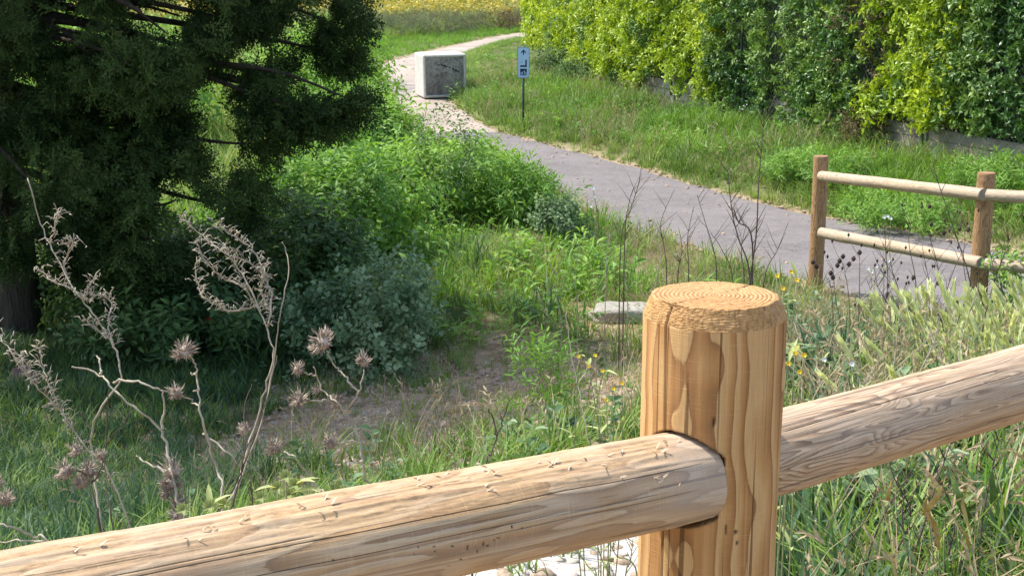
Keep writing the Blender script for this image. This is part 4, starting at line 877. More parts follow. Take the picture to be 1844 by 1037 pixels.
# ------------------------------------------------------------------ concrete block
def build_block():
    me = bpy.data.meshes.new('concrete_block'); import bmesh
    bm = bmesh.new(); bmesh.ops.create_cube(bm, size=1)
    bmesh.ops.scale(bm, vec=(.95, .95, .92), verts=bm.verts); bmesh.ops.translate(bm, vec=(0, 0, .46 + .03), verts=bm.verts)
    bmesh.ops.bevel(bm, geom=bm.edges[:], offset=.045, segments=3, affect='EDGES', profile=.6)
    fr = max(bm.faces, key=lambda f: -f.calc_center_median().y)
    r = bmesh.ops.inset_region(bm, faces=[fr], thickness=.03, depth=-.0); bmesh.ops.translate(bm, vec=(0, .018, 0), verts=fr.verts)
    inner = {v.index for v in fr.verts}; bm.verts.index_update(); inner = {v.index for v in fr.verts}
    bm.to_mesh(me); bm.free()
    a = me.attributes.new('front', 'FLOAT', 'POINT'); a.data.foreach_set('value', [1. if v.index in inner else 0. for v in me.vertices])
    me.materials.append(M['cube'])
    o = obj('concrete_block', me, None, (-1.55, 32.3, -3.19)); o.rotation_euler = (0, R(-.6), R(15)); tag(o, 'big pale concrete cube with a stained front blocking the track', 'concrete block')
    n = NT('black paint'); n.princ((.02, .02, .02), .7); pm_ = n.m
    random.seed(9); mb = MB()
    for (x, z, w_, h_) in [(-.13, .73, .05, .03), (-.06, .72, .06, .05), (.0, .70, .07, .045), (.06, .685, .05, .02), (.11, .665, .05, .025), (.18, .63, .06, .04), (.24, .60, .06, .05), (-.02, .66, .03, .02), (.29, .58, .04, .03)]:
        k = 9; V = []
        for i in range(k):
            t = i / k * 6.283; r = random.uniform(.55, 1.2); V.append((x + w_ * .6 * r * math.cos(t), -.4595, z + h_ * .6 * r * math.sin(t) - .3 * w_ * math.cos(t)))
        V += [(a, -.456, c) for a, b, c in V]
        mb.add(V, [tuple(range(k)), tuple(2 * k - 1 - i for i in range(k))] + [(i, i + k, (i + 1) % k + k, (i + 1) % k) for i in range(k)])
    mb.obj('paint_mark', pm_, o, False)
build_block()

# ------------------------------------------------------------------ round timber
def timber(name, L, Rr, mat, parent, M4, nz=400, nt_=200, kf=1.0, seed=0, cracks=(), knots=(), chamfer=None, zfine=None, hole=None, ring_k=340, amp=1.5, torn=None, marks=(), nstretch=(2.2, 5.0), taper=0., wob=0.):
    """cylinder along local +Z from 0 to L; real cracks, knots, torn fibres and ring field per vertex"""
    th = list(np.linspace(0, 2 * math.pi, nt_, endpoint=False)); cr = []
    for (a, wdt, dep, za, zb_) in cracks:
        dlt = wdt / Rr / 2; th = [t for t in th if abs((t - a + math.pi) % (2 * math.pi) - math.pi) > dlt * 1.3]; th += [a - dlt, a, a + dlt]
    th = np.sort(np.array(th) % (2 * math.pi)); nth = len(th)
    zs = np.linspace(0, L, nz) if zfine is None else np.unique(np.concatenate([np.linspace(zfine[0], zfine[1], nz), np.linspace(0, L, 60)]))
    Rf = np.full(len(zs), Rr) * (1 + taper * (zs - L / 2) / L)
    cap = np.zeros(len(zs)); 
    if chamfer:
        ch, ci = chamfer; zs = np.concatenate([zs[zs < L - ch - .0005], np.linspace(L - ch, L, 26)]); f = np.clip((zs - (L - ch)) / ch, 0, 1)
        Rf = Rr - ci * f ** 1.15; cap = (f > 0).astype(float)
        # end disc
        rr_ = np.linspace(Rr - ci, .0008, 60)[1:]; zs = np.concatenate([zs, np.full(len(rr_), L)]); Rf = np.concatenate([Rf, rr_]); cap = np.concatenate([cap, np.zeros(len(rr_))]); nend = len(rr_)
    else:
        zs = np.concatenate([zs, [L, L]]); Rf = np.concatenate([Rf, [Rr * .96 * (1 + taper / 2), .001]]); cap = np.concatenate([cap, [0, 0]]); nend = 2
        if zs[-3] == L: pass
    Z, A = np.meshgrid(zs, th, indexing='ij'); RR = np.repeat(Rf[:, None], nth, 1).copy(); isend = np.zeros_like(Z, bool); isend[-nend:] = True
    wand = .035 * noise(Z * 3.5 + seed, 0, 0) * (~isend) + .012 * noise(Z * 14 + seed) * (~isend)
    if chamfer: wand = wand - .0 * Z
    A2 = A + np.where(isend, wand[-nend - 1, 0], wand)
    ca, sa = np.cos(A2), np.sin(A2)
    # figure
    gx, gz = nstretch
    nz_ = fbm(ca * gx + seed * 3.1, sa * gx, Z * gz, 3)
    ring = amp * nz_ * np.where(isend, .25, 1) * (RR / Rr) + RR * ring_k
    ring = ring + wob * (noise(Z * 15 + 3, ca * 1.5, sa * 1.5) + .4 * noise(Z * 34, ca * 3, sa * 3)) * (~isend)
    knot_h = 0
    for (kz, ka, ks, kr) in knots:
        dz = (Z - kz); da = ((A2 - ka + math.pi) % (2 * math.pi) - math.pi) * Rr; d2 = (dz / 1.7) ** 2 + da ** 2
        e = np.exp(-np.sqrt(d2 + 1e-6) / ks); ring = ring + kr * e; knot_h = knot_h + .0016 * np.exp(-d2 / (ks * 1.0) ** 2)
    # body irregularity
    rad = RR + np.where(isend, 0, .0022 * fbm(ca * 1.3, sa * 1.3, Z * 3 + seed, 2) + .0006 * noise(ca * 9, sa * 9, Z * 12)) * kf + knot_h * (~isend)
    rad = rad - .0003 * kf * (~isend) * np.clip((ring % 1.) - .2, 0, 1)
    fib = np.zeros_like(Z)
    if torn:
        (ta, tw, tz0, tz1, tamp) = torn
        da = ((A2 - ta + math.pi) % (2 * math.pi) - math.pi)
        msk = smooth(tw, tw * .35, np.abs(da)) * smooth(tz0, tz0 + .05, Z) * smooth(tz1, tz1 - .03, Z) * (~isend)
        rn = fbm(A2 * 13 + .25 * noise(Z * 18), Z * 6, seed, 3); st_ = np.abs(rn); terr = np.floor((rn + Z * 0) * 3.2) / 3.2
        rad = rad + msk * tamp * (terr * .8 - smooth(.10, .0, st_) * .7)
        spl = smooth(.42, .75, noise(A2 * 14, Z * 55, seed + 3.) ) * smooth(.0, .4, noise(A2 * 3, Z * 20, seed + 9.)); rad = rad + msk * .0008 * spl * noise(A2 * 60, Z * 300)
        fib = np.clip(msk * (.45 + .5 * noise(A2 * 8, Z * 14, 2.)), 0, .8)
    if chamfer:
        cm = cap[:, None] * np.ones(nth)
        stp = (L - Z) * 420 + 1.2 * noise(ca * 6, sa * 6, 3.); rad = rad + cm * (.0005 * noise(ca * 40, sa * 40, Z * 300) + .0005 * noise(ca * 90, sa * 90, Z * 500) + .0022 * ((stp % 1.) - .5) * (.4 + .6 * np.abs(noise(ca * 12, sa * 12, Z * 60))))
        fib = np.maximum(fib, cm * .85); edge_j = .0010 * fbm(ca * 10, sa * 10, seed, 3)
        Z = Z + np.where(isend, 0, 0) + cm * np.sin(np.clip((Z - (L - chamfer[0])) / chamfer[0], 0, 1) * math.pi)[...] * edge_j
        Z = Z + isend * (.0004 * noise(ca * RR * 300, sa * RR * 300, 1.) - .0005 * ((ring % 1.) > .75))
    stain_shade = np.zeros_like(Z)  # tool marks, dark cracks, and painted shade in the rail seat gap
    for (a, wdt, dep, za, zb_) in cracks:
        dlt = wdt / Rr / 2; dA = np.abs((A - a + math.pi) % (2 * math.pi) - math.pi)
        op = smooth(za, za + .06, Z) * (smooth(zb_, zb_ - .06, Z) if zb_ < L else 1)
        mid = (dA < dlt * .5) & (~isend); rad = np.where(mid, rad - dep * op, rad); stain_shade = np.where(mid, np.maximum(stain_shade, op), stain_shade)
        if chamfer and zb_ >= L:
            me_ = (dA < dlt * .5) & isend; g = smooth(.004, .02, RR); Z = np.where(me_, Z - dep * g, Z); stain_shade = np.where(me_, g, stain_shade)
    for (mz, ma, sz, sw) in marks:
        da = ((A2 - ma + math.pi) % (2 * math.pi) - math.pi) * Rr; f = smooth(1.2, .5, np.hypot((Z - mz) / sz, da / sw)) * (~isend)
        stain_shade = np.maximum(stain_shade, f); rad = rad - .0012 * f
    V = np.stack([ca * rad, sa * rad, Z], -1)
    if hole is not None:                      # drilled seats for the rails, (axis point, direction, radius) in local space
        for (hp, hd, hr) in hole:
            w_ = V - hp; tt = w_ @ hd; dist = np.linalg.norm(w_ - tt[..., None] * hd, axis=-1); inn = (dist < hr) & (tt > 0) & (~isend)
            V[inn, 0] *= .35; V[inn, 1] *= .35; stain_shade = np.where(inn, 1., stain_shade)  # seat gap and its rim painted dark as shade round the rail
            rim = (dist < hr + .0035) & (tt > 0) & (~inn); stain_shade = np.where(rim, np.maximum(stain_shade, .55 * smooth(.0035, 0, dist - hr)), stain_shade)
    nzv = len(zs); I = np.arange(nzv * nth).reshape(nzv, nth)
    Fc = np.stack([I[:-1], np.roll(I[:-1], -1, 1), np.roll(I[1:], -1, 1), I[1:]], -1).reshape(-1, 4)
    me = mesh(name, V.reshape(-1, 3), Fc, mat, True, {'ringf': ring.ravel(), 'stain_shade': np.clip(stain_shade, 0, 1).ravel(), 'fibre': fib.ravel(), 'endg': isend.astype(float).ravel()})
    o = obj(name, me, parent); o.matrix_local = M4; return o
def axis_matrix(p0, p1, toward=None):
    """local Z from p0 to p1; local +X turned towards the given point so angles are predictable"""
    p0 = Vector(p0); z = (Vector(p1) - p0).normalized(); t = Vector(toward if toward is not None else (0, 0, 0)) - p0
    x = (t - z * t.dot(z)).normalized(); y = z.cross(x)
    return Matrix(((x.x, y.x, z.x, p0.x), (x.y, y.y, z.y, p0.y), (x.z, y.z, z.z, p0.z), (0, 0, 0, 1))), (Vector(p1) - p0).length

fence = thing('near_fence', 'close timber fence of round new pine with a thick post in front', 'fence', (0, 0, 0))
ptop = at(1287, 531, 1.495); PC = np.array([ptop[0], ptop[1]]); ztop = ptop[2]; PR = .0705
l1 = at(1158, 875, 1.455); l0 = at(826, 942.5, 1.322); ld = (l1 - l0) / np.linalg.norm(l1 - l0)
ld2 = ld.copy(); 
r0 = at(1412, 811, 1.625); r1 = at(1844, 687.5, 1.87); rd = (r1 - r0) / np.linalg.norm(r1 - r0)
RL, RRt = .0462, .0459
zb = -1.75; Lp = ztop - zb
Mp, _ = axis_matrix((PC[0], PC[1], zb), (PC[0], PC[1], ztop), (0, 0, zb))
pin = Mp.inverted()
def loc_(p): return np.array(pin @ Vector(p))
def dir_(d): return np.array(pin.to_3x3() @ Vector(d))
# rail seats: start of each axis near the post centre, direction pointing outwards
cL = l1 + ld * .07; cR = r0 - rd * .07
holes = [(loc_(cL), -dir_(ld), RL + .0032)]
low = np.array([0, 0, -.47])
timber('fence_post', Lp, PR, M['wood_post'], fence, Mp, nz=330, nt_=230, seed=2, cracks=[(-.72, .0034, .014, .0, 9), (-.60, .0012, .006, .3, 1.22), (.62, .0011, .005, .4, 1.17), (-.95, .0008, .003, .5, 1.0), (2.55, .003, .012, .2, 9), (.95, .0008, .003, .6, 1.19)],
       chamfer=(.0215, .0085), zfine=(Lp - .42, Lp - .022), hole=holes, amp=2.3, ring_k=215, nstretch=(1.15, .7), wob=.42, marks=[(Lp - .225, .27, .006, .0016), (Lp - .112, .05, .007, .0014), (Lp - .228, .42, .003, .0018), (Lp - .24, .45, .003, .0015)])
LA = cL; LB = l0 - ld * 1.62
Ml, Ll = axis_matrix(LB, LA, (0, 0, 0)); zv = Ll - 1.0
mk = []
li = Ml.inverted()
def on_rail(px, py, k=1.30):
    """angle and length of the rail surface point under a photo pixel"""
    ro = np.array(li @ Vector((0, 0, 0))); rdv = np.array(li.to_3x3() @ Vector(at(px, py, 1.))); a = rdv[0] ** 2 + rdv[1] ** 2; b = 2 * (ro[0] * rdv[0] + ro[1] * rdv[1]); c = ro[0] ** 2 + ro[1] ** 2 - RL ** 2
    t = (-b - math.sqrt(max(b * b - 4 * a * c, 0))) / (2 * a); p = ro + rdv * t; return p[2], math.atan2(p[1], p[0])
for px, py, a_, b_2 in [(745, 996, 2.5, 1.3), (752, 985, 2, 1.5), (781, 983, 2, 1.5), (783, 992, 2, 2), (814, 982, 2, 2), (842, 985, 1.2, 5), (855, 984, 1.2, 6), (860, 992, 1, 3), (871, 979, 1.4, 4), (878, 982, 3, 1.2), (890, 972, 2, 1.4), (897, 968, 3, 1), (830, 1007, 2, 1.4), (808, 1017, 3, 1.2), (921, 948, 1.6, 3), (940, 950, 1.4, 2), (600, 1008, 1.2, 2)]:
    z_, a2_ = on_rail(px, py); mk.append((z_, a2_, a_ * .0006, b_2 * .0006))
k1 = on_rail(485, 927); k2 = on_rail(1012, 868); kk = on_rail(1220, 945)
ct = on_rail(700, 870); 
def ang(px, py): return on_rail(px, py)[1]
timber('fence_rail', Ll, RL, M['wood_rail'], fence, Ml, nz=560, nt_=210, seed=5, zfine=(Ll - .80, Ll), knots=[(k1[0], k1[1], .010, 2.2), (k2[0], k2[1], .02, .9), (kk[0], kk[1], .010, 1.4)],
       cracks=[(ang(900, 905), .0012, .005, Ll - .62, Ll - .02), (ang(420, 1000), .0011, .004, Ll - 1.1, Ll - .28), (ang(300, 1015), .0009, .004, Ll - .9, Ll - .45), (ang(1050, 925), .0008, .003, Ll - .35, Ll - .03), (ang(700, 985), .0008, .003, Ll - .8, Ll - .2), (-ang(900, 905) + 3., .0012, .006, .1, 9)],
       ring_k=60, amp=2.4, nstretch=(1.2, 3.0), torn=(ang(800, 868), 1.0, .2, Ll - .045, .0011), marks=mk, taper=.01)
Mr, Lr = axis_matrix(cR, r1 + rd * 1.45, (0, 0, 0)); li = Mr.inverted(); RL_ = RL; RL = RRt
q1 = on_rail(1625, 722); q2 = on_rail(1562, 798); q3 = on_rail(1812, 722); q4 = on_rail(1690, 735); q5 = on_rail(1450, 850); q6 = on_rail(1760, 700)
timber('fence_rail', Lr, RRt, M['wood_rail_b'], fence, Mr, nz=460, nt_=210, seed=11, zfine=(0, .66), knots=[(q1[0], q1[1], .013, 3.2), (q2[0], q2[1], .030, 4.5), (q3[0], q3[1], .007, 2.2), (q4[0], q4[1], .020, 2.2), (q5[0], q5[1], .035, 3.), (q6[0], q6[1], .02, 1.6)],
       cracks=[(ang(1480, 755), .0014, .006, .03, .42), (ang(1700, 668), .001, .005, .2, 9), (ang(1450, 760), .0008, .003, .02, .2), (ang(1600, 740), .0008, .003, .3, .6)], ring_k=60, amp=5.2, nstretch=(1.9, 2.6), torn=(ang(1650, 668), .55, .05, .9, .0007))
# out-of-view continuation of the same fence: neighbours and lower rails
def plain_log(a, b, r, mat, parent, nm, seed=0, ch=None, nz=40, nt2=28, **k):
    m, L = axis_matrix(a, b, (0, 0, 0) if abs(a[0] - b[0]) + abs(a[1] - b[1]) > .01 else (0, 0, a[2])); return timber(nm, L, r, mat, parent, m, nz=nz, nt_=nt2, seed=seed, chamfer=ch, kf=k.pop('kf', 1), **k)
plain_log(LB + low, LA + low, RL_, M['wood_rail'], fence, 'fence_rail', 21)
plain_log(cR + low, r1 + rd * 1.45 + low, RRt, M['wood_rail'], fence, 'fence_rail', 22)
for q, s in ((LB, 23), (r1 + rd * 1.45, 24)):
    plain_log((q[0], q[1], -1.8), (q[0], q[1], ztop), PR, M['wood_post'], fence, 'fence_post', s, ch=(.02, .008))
# splinters lifted from the torn top of the left rail
random.seed(31); mb = MB(); Mln = np.array(Ml); RL = RL_; li = Ml.inverted()
for (px, py, n_) in [(695, 863, 14), (760, 869, 6), (865, 878, 8), (790, 858, 6), (880, 848, 16), (990, 838, 12), (1035, 842, 10), (1075, 842, 8), (1110, 815, 6), (1185, 808, 9), (1150, 855, 8), (1195, 865, 8), (560, 905, 10), (365, 957, 12), (580, 915, 6), (160, 985, 6), (430, 940, 5), (1190, 800, 6)]:
    z_, a_ = on_rail(px, py)
    for i in range(n_ // 3 + 1):
        zz = z_ + random.gauss(0, .012); aa = a_ + random.gauss(0, .09); nr = np.array([math.cos(aa), math.sin(aa), 0]); tg = np.array([-math.sin(aa), math.cos(aa), 0])
        b = nr * (RL + .0008) + np.array([0, 0, zz]); ln = random.uniform(.004, .010); d = np.array([0, 0, random.choice((-1, 1))]) * .9 + tg * random.gauss(0, .45) + nr * random.uniform(.05, .35); d /= np.linalg.norm(d)
        w_ = tg * random.uniform(.0005, .0012); m_ = b + d * ln * .55 + nr * .0006; e = b + d * ln
        V = [b - w_ - nr * .0012, b + w_ - nr * .0012, m_ + w_ * .7, m_ - w_ * .7, e, b - nr * .002]
        mb.add(V, [(0, 1, 2, 3), (3, 2, 4), (0, 3, 5), (1, 5, 2), (5, 3, 4), (5, 4, 2)])
n = NT('torn splinters'); n.princ(n.ramp(n.noise(120, n.coord(), 3), [(.3, (.50, .37, .23)), (.7, (.66, .52, .36))]), .8); 
sp = mb.obj('splinters', n.m, fence, False); sp.matrix_local = Ml; sp['kind'] = 'stuff'

ffence = thing('far_fence', 'distant timber fence of two round rails beside the asphalt path', 'fence', (0, 0, 0))
a0 = at(1479, 281, 13.75); b0 = at(1777, 311, 11.55); g1 = -3.3
d_ab = b0 - a0
c0 = np.array([b0[0] + 1.35, b0[1] - 1.1, b0[2] + .16])
for p, s in ((a0, 41), (b0, 42), (c0, 43)):
    plain_log((p[0], p[1], g1 if s < 43 else -3.0), (p[0], p[1], p[2]), .070, M['wood_far_post'], ffence, 'fence_post', s, ch=(.014, .006), nz=90, nt2=40, amp=2.2, cracks=[(.3 + s, .003, .01, .2, 9)])
RA = [(at(1482, 318, 13.70), at(1772, 351, 11.50)), (at(1482, 420, 13.62), at(1768, 474, 11.50))]
for i, (p, q) in enumerate(RA): plain_log(p - (q - p) * .01, q, .050, M['wood_far_rail'], ffence, 'fence_rail', 45 + i, nz=110, nt2=36, amp=2.4, ring_k=60)
p = at(1778, 352, 11.42); plain_log(p, p + np.array([1.35, -1.1, .16 - .06]) * 1.0, .048, M['wood_far_rail'], ffence, 'fence_rail', 48, nz=80, nt2=36, amp=2.4, ring_k=60)
p = at(1776, 476, 11.42); plain_log(p, p + np.array([1.35, -1.1, .10]), .048, M['wood_far_rail'], ffence, 'fence_rail', 49, nz=60, nt2=36, amp=2.4, ring_k=60)

# ------------------------------------------------------------------ dried weeds, thistles and stalks
def thistle_head(parent, c, r, d, mat='thistle', n=120, name='seed_head'):
    mb = MB(); d = np.asarray(d, float); d /= np.linalg.norm(d); c = np.asarray(c, float); core = r * random.uniform(.42, .6); sq_ = np.array([random.uniform(.75, 1.1), 1, random.uniform(.7, 1.15)])
    V = []; 
    for i in range(5):
        for j in range(8):
            ph = (i + .3) / 4.6 * math.pi; t = j / 8 * 6.283; V.append(c + core * np.array([math.sin(ph) * math.cos(t), math.sin(ph) * math.sin(t), math.cos(ph)]))
    mb.add(V, [(i * 8 + j, (i + 1) * 8 + j, (i + 1) * 8 + (j + 1) % 8, i * 8 + (j + 1) % 8) for i in range(4) for j in range(8)] + [tuple(range(8)), tuple(39 - j for j in range(8))])
    for i in range(n):
        q = rv(); q /= np.linalg.norm(q)
        if np.dot(q, d) < -.75: continue
        s = np.cross(q, rv()); s /= np.linalg.norm(s); t2 = np.cross(q, s); L = r * random.uniform(.3, .85) * (1.1 + .25 * np.dot(q, d)); w_ = r * random.uniform(.03, .07)
        b = c + q * core * .85; bend = (s * random.uniform(-.5, .5) + d * .25 + t2 * random.uniform(-.3, .3)) * L
        q = q * sq_; m_ = b + q * L * .55 + bend * .25; e = b + q * L + bend * .7
        mb.add([b + s * w_, b - s * w_, b + t2 * w_ * .6, m_ + s * w_ * .9, m_ - s * w_ * .9, m_ + t2 * w_ * .5, e], [(0, 1, 4, 3), (1, 2, 5, 4), (2, 0, 3, 5), (3, 4, 6), (4, 5, 6), (5, 3, 6)], random.random())
    return mb.obj(name, M[mat], parent)
def px_path(P, k, wob=.015):
    out = []; kk_ = k
    for i, (x, y) in enumerate(P):
        out.append(at(x, y, k + wob * math.sin(i * 1.7 + P[0][0])))
    return out
def stem_plant(name, label, cat, paths, heads, k, mat='stalk', r=.0034, group=None, to_ground=True, brac=0, bmat=None, headmat='thistle', spread=22):
    """paths: pixel polylines, the first starting at its foot; heads: (px, py, size px)"""
    first = px_path(paths[0], k); gz = float(ground(first[0][0], first[0][1]))
    root = thing(name, label, cat, (first[0][0], first[0][1], gz), group); off = np.array([first[0][0], first[0][1], gz])
    mb = MB(); br = MB()
    for i, pth in enumerate(paths):
        Q = px_path(pth, k) if i else first
        if i == 0 and to_ground: f_ = np.array([Q[0][0] + .02, Q[0][1] + .02, gz - .02]); dv_ = Q[0] - Q[1]; dv_ = dv_ / np.linalg.norm(dv_) * .08; h_ = Q[0] + dv_; h_[2] = min(h_[2], Q[0][2] - .03); Q = [f_, f_ * .5 + h_ * .5, f_ * .15 + h_ * .85] + Q
        Q = [q - off for q in Q]; C = spline(Q, 5); r0_ = r if i == 0 else r * .72
        C = [c + rv(r * .3) for c in C]; r0_ *= .6
        mb.tube(C, [r0_ * (1 - .55 * j / len(C)) * random.uniform(.85, 1.15) for j in range(len(C))], 6)
        mb.obj('stem', M[mat], root); mb = MB()
        if brac and i >= (0 if brac > 0 else 1):
            for j, c in enumerate(C):
                if i == 0 and j < len(C) * .35: continue
                for _ in range(abs(brac)):
                    b = c + rv(.003); a0_ = random.uniform(0, 6.28); d1 = np.array([math.cos(a0_), math.sin(a0_) * .6, random.uniform(-.1, 1.)]); d1 /= np.linalg.norm(d1); L = random.uniform(.008, .024)
                    L *= random.uniform(.5, 1.1); e1 = b + d1 * L * .5 + np.array([0, 0, L * .25]); e2 = b + d1 * L + np.array([0, 0, random.uniform(-.4, .4) * L]); br.tube([b, e1, e2], [.0004, .0009, .0003], 3, random.random(), True)
                    if random.random() < .25: br.tube([e2, e2 + rv(.004)], [.0014, .0007], 4)
    if mb.v: mb.obj('stem', M[mat], root)
    if br.v: br.obj('bracts', M[bmat or mat], root)['kind'] = 'stuff'
    for (x, y, sz) in heads:
        c = at(x, y, k + random.uniform(-.02, .02)) - off; rr2 = sz / 2 / F * k * random.uniform(.85, 1.1)
        thistle_head(root, c, rr2 * 1.0, (random.gauss(0, .5), -.2, 1), headmat)
    return root
random.seed(77)
G1 = 'dried thistles behind the near rail'
stem_plant('dried_thistle', 'branched dried thistle with six spiky heads right of the tall stalk', 'thistle', [[(668, 880), (655, 860), (652, 820), (640, 770), (625, 742), (645, 708), (657, 668)], [(645, 706), (628, 685), (612, 665), (597, 650), (588, 632)], [(625, 742), (608, 728), (590, 712), (575, 690), (566, 662)], [(592, 720), (575, 722), (552, 720)], [(568, 676), (552, 672), (540, 668)], [(655, 822), (648, 800), (635, 793), (610, 796)], [(652, 830), (640, 832), (634, 824), (640, 818)]],
           [(582, 617, 44), (590, 603, 26), (570, 628, 30), (656, 652, 32), (536, 667, 34), (570, 703, 27), (540, 722, 38), (606, 727, 32), (597, 797, 34)], 2.45, group=G1, r=.0042)
stem_plant('dried_thistle', 'upright dried thistle with one large ragged head and a smaller one left', 'thistle', [[(400, 940), (399, 880), (392, 845), (372, 790), (362, 745), (357, 700), (352, 660), (345, 645)], [(358, 730), (345, 722), (325, 712)], [(352, 672), (343, 673)], [(365, 780), (380, 790), (410, 815), (440, 850)], [(357, 700), (348, 705)]], [(334, 634, 44), (316, 708, 34), (322, 640, 26)], 2.35, group=G1, r=.0042)
stem_plant('dried_thistle', 'forked pale thistle stalk ending in a dense spiky cluster near the rail', 'thistle', [[(330, 950), (318, 900), (306, 830), (290, 775), (250, 740), (205, 700), (180, 674), (130, 661)], [(290, 772), (297, 735), (291, 700)], [(203, 688), (240, 685), (275, 697), (312, 712)], [(180, 674), (182, 655), (175, 640)], [(300, 850), (270, 835), (245, 820)]], [(312, 850, 46), (306, 872, 44), (322, 905, 44), (322, 930, 40), (298, 890, 30)], 2.2, group=G1, r=.0046)
stem_plant('dried_thistle', 'low curved thistle stalk with a drooping head just above the rail', 'thistle', [[(590, 905), (575, 885), (552, 850), (530, 822), (512, 812)]], [(497, 805, 34), (488, 812, 22), (545, 866, 24)], 2.0, group=G1, r=.0032)
stem_plant('dried_weed', 'tall dried stalk with a dense spray of curled bracts left of the thistles', 'dried weed', [[(400, 930), (425, 880), (452, 790), (478, 700), (492, 640), (482, 590), (460, 550), (440, 515)], [(482, 590), (490, 540), (478, 500), (450, 475), (400, 450), (365, 425), (330, 395)], [(440, 515), (400, 500), (370, 470), (355, 440)], [(460, 550), (420, 560), (380, 545), (358, 520), (352, 480)], [(478, 500), (455, 450), (420, 425), (395, 405)], [(484, 560), (470, 520), (478, 480)], [(470, 560), (440, 500), (420, 470), (400, 440)]], [], 2.6, group='dry flowering stalks', brac=-4, r=.004, bmat='stalk')
stem_plant('dried_weed', 'thin curved bare stalk rising beside the tallest spray of bracts', 'dried weed', [[(420, 910), (470, 760), (495, 640), (503, 570), (520, 490), (516, 455), (509, 436)]], [], 2.62, group='dry flowering stalks', r=.0026)
stem_plant('dried_weed', 'dried branching stalk with pale bracts at the far left', 'dried weed', [[(182, 950), (170, 850), (168, 760), (212, 690), (212, 640), (190, 600), (160, 555), (130, 515), (95, 450), (70, 390), (50, 320)], [(205, 625), (195, 580), (202, 545), (175, 530), (160, 545)], [(150, 540), (160, 520), (172, 500)], [(120, 500), (118, 465), (132, 435), (110, 440)], [(130, 520), (95, 505), (70, 485)], [(90, 440), (100, 400), (105, 380)], [(195, 610), (170, 590), (150, 575)]], [], 2.5, group='dry flowering stalks', brac=-3, r=.0036)
stem_plant('dried_weed', 'leaning seedy stalk cutting the left picture edge', 'dried weed', [[(200, 860), (150, 800), (110, 740), (60, 690), (20, 635), (-10, 590)], [(110, 740), (92, 700), (78, 660), (70, 625)], [(60, 690), (45, 660), (38, 640)]], [], 2.3, group='dry flowering stalks', brac=4, r=.003)
stem_plant('dried_weed', 'dark brown stem with withered brown flower heads above the rail at left', 'dried weed', [[(185, 960), (172, 905), (158, 850), (150, 810)], [(160, 860), (140, 845), (125, 845)], [(165, 870), (178, 850), (185, 828)]], [(137, 812, 36), (160, 848, 44), (118, 850, 40), (182, 820, 28), (145, 868, 36)], 1.9, mat='stalk_dark', group=None, r=.0034)
stem_plant('dried_weed', 'bunch of thin dark stems crossing behind the upright thistle', 'dried weed', [[(390, 940), (425, 870), (450, 810), (480, 720), (500, 640)], [(370, 960), (400, 900), (430, 830), (460, 780), (475, 740)], [(410, 930), (430, 870), (442, 800), (440, 740), (455, 690)], [(455, 930), (452, 870), (445, 830), (410, 800)]], [(440, 775, 26)], 2.3, mat='stalk_dark', r=.0028)
stem_plant('dried_weed', 'pair of pale dead stems lying low at the bottom left edge', 'dried weed', [[(95, 985), (60, 965), (20, 950), (-10, 940)], [(80, 975), (40, 972), (-10, 975)]], [(10, 900, 40), (-5, 870, 30)], 1.75, r=.0034)
stem_plant('dried_weed', 'second dark stem standing just right of the brown flower heads', 'dried weed', [[(205, 960), (196, 900), (188, 830), (192, 770), (196, 700)], [(190, 800), (215, 770), (235, 740)], [(170, 780), (150, 755), (140, 730)]], [], 1.95, mat='stalk_dark', r=.0022)
stem_plant('dead_twig', 'dark forked dead twig standing on the ground left of the near post', 'twig', [[(872, 842), (885, 815), (893, 790), (905, 760), (921, 715)], [(893, 785), (888, 755), (880, 735)], [(905, 758), (898, 742)]], [], 2.6, mat='stalk_dark', r=.0038)
stem_plant('dry_stalk', 'pale upright stalk in front of the bare patch', 'dry stalk', [[(1066, 830), (1058, 780), (1040, 690), (1026, 620), (1020, 560)], [(1042, 690), (1060, 660)]], [], 3.2, r=.0032, mat='stalk')
stem_plant('dry_stalk', 'thin stalk left of the feathery clump', 'dry stalk', [[(820, 840), (812, 800), (800, 770)]], [(798, 765, 12)], 2.8, r=.0022, mat='stalk_green')

def flower_plant(label, base, tops, k, stalk='stalk_green', petal='petal_yellow', size=.012, group=None, leafy=6, name='flowering_weed', cat='wildflower', r=.0018):
    b = at(*base, k); gz = float(ground(b[0], b[1])); root = thing(name, label, cat, (b[0], b[1], gz), group); off = np.array([b[0], b[1], gz])
    lf = MB()
    for (x, y) in tops:
        e = at(x, y, k + random.uniform(-.06, .06)) - off; size_ = size; m_ = e * .55 + np.array([random.gauss(0, .02), 0, .03]); C = spline([np.array([0, 0, -.02]), m_, e], 5); mb = MB(); mb.tube(C, list(np.linspace(r, r * .5, len(C))), 5); mb.obj('stem', M[stalk], root); fl = MB()
        for j in range(leafy):
            c = C[random.randrange(2, len(C))]; add_leaf(lf, c, np.array([random.gauss(0, 1), random.gauss(0, 1), .7]), np.array([0, 0, 1.]), random.uniform(.025, .05), .008, random.random())
        for j in range(9):
            t = j / 9 * 6.283; d = np.array([math.cos(t), -.25 + .2 * math.sin(t), math.sin(t) * .7 + .5]); add_leaf(fl, e, d, np.array([0, -1, .6]), size, size * .55, 0)
        fl.obj('flower', M[petal], root)
    if leafy: lf.obj('leaves', M['ear'], root)['kind'] = 'stuff'
    return root
flower_plant('weed with small orange yellow flowers left of the near post', (1085, 800), [(1042, 642), (1072, 640), (1060, 660), (1085, 668), (1105, 700), (1092, 720), (1120, 690), (1078, 700)], 3.0, group=None, size=.005)
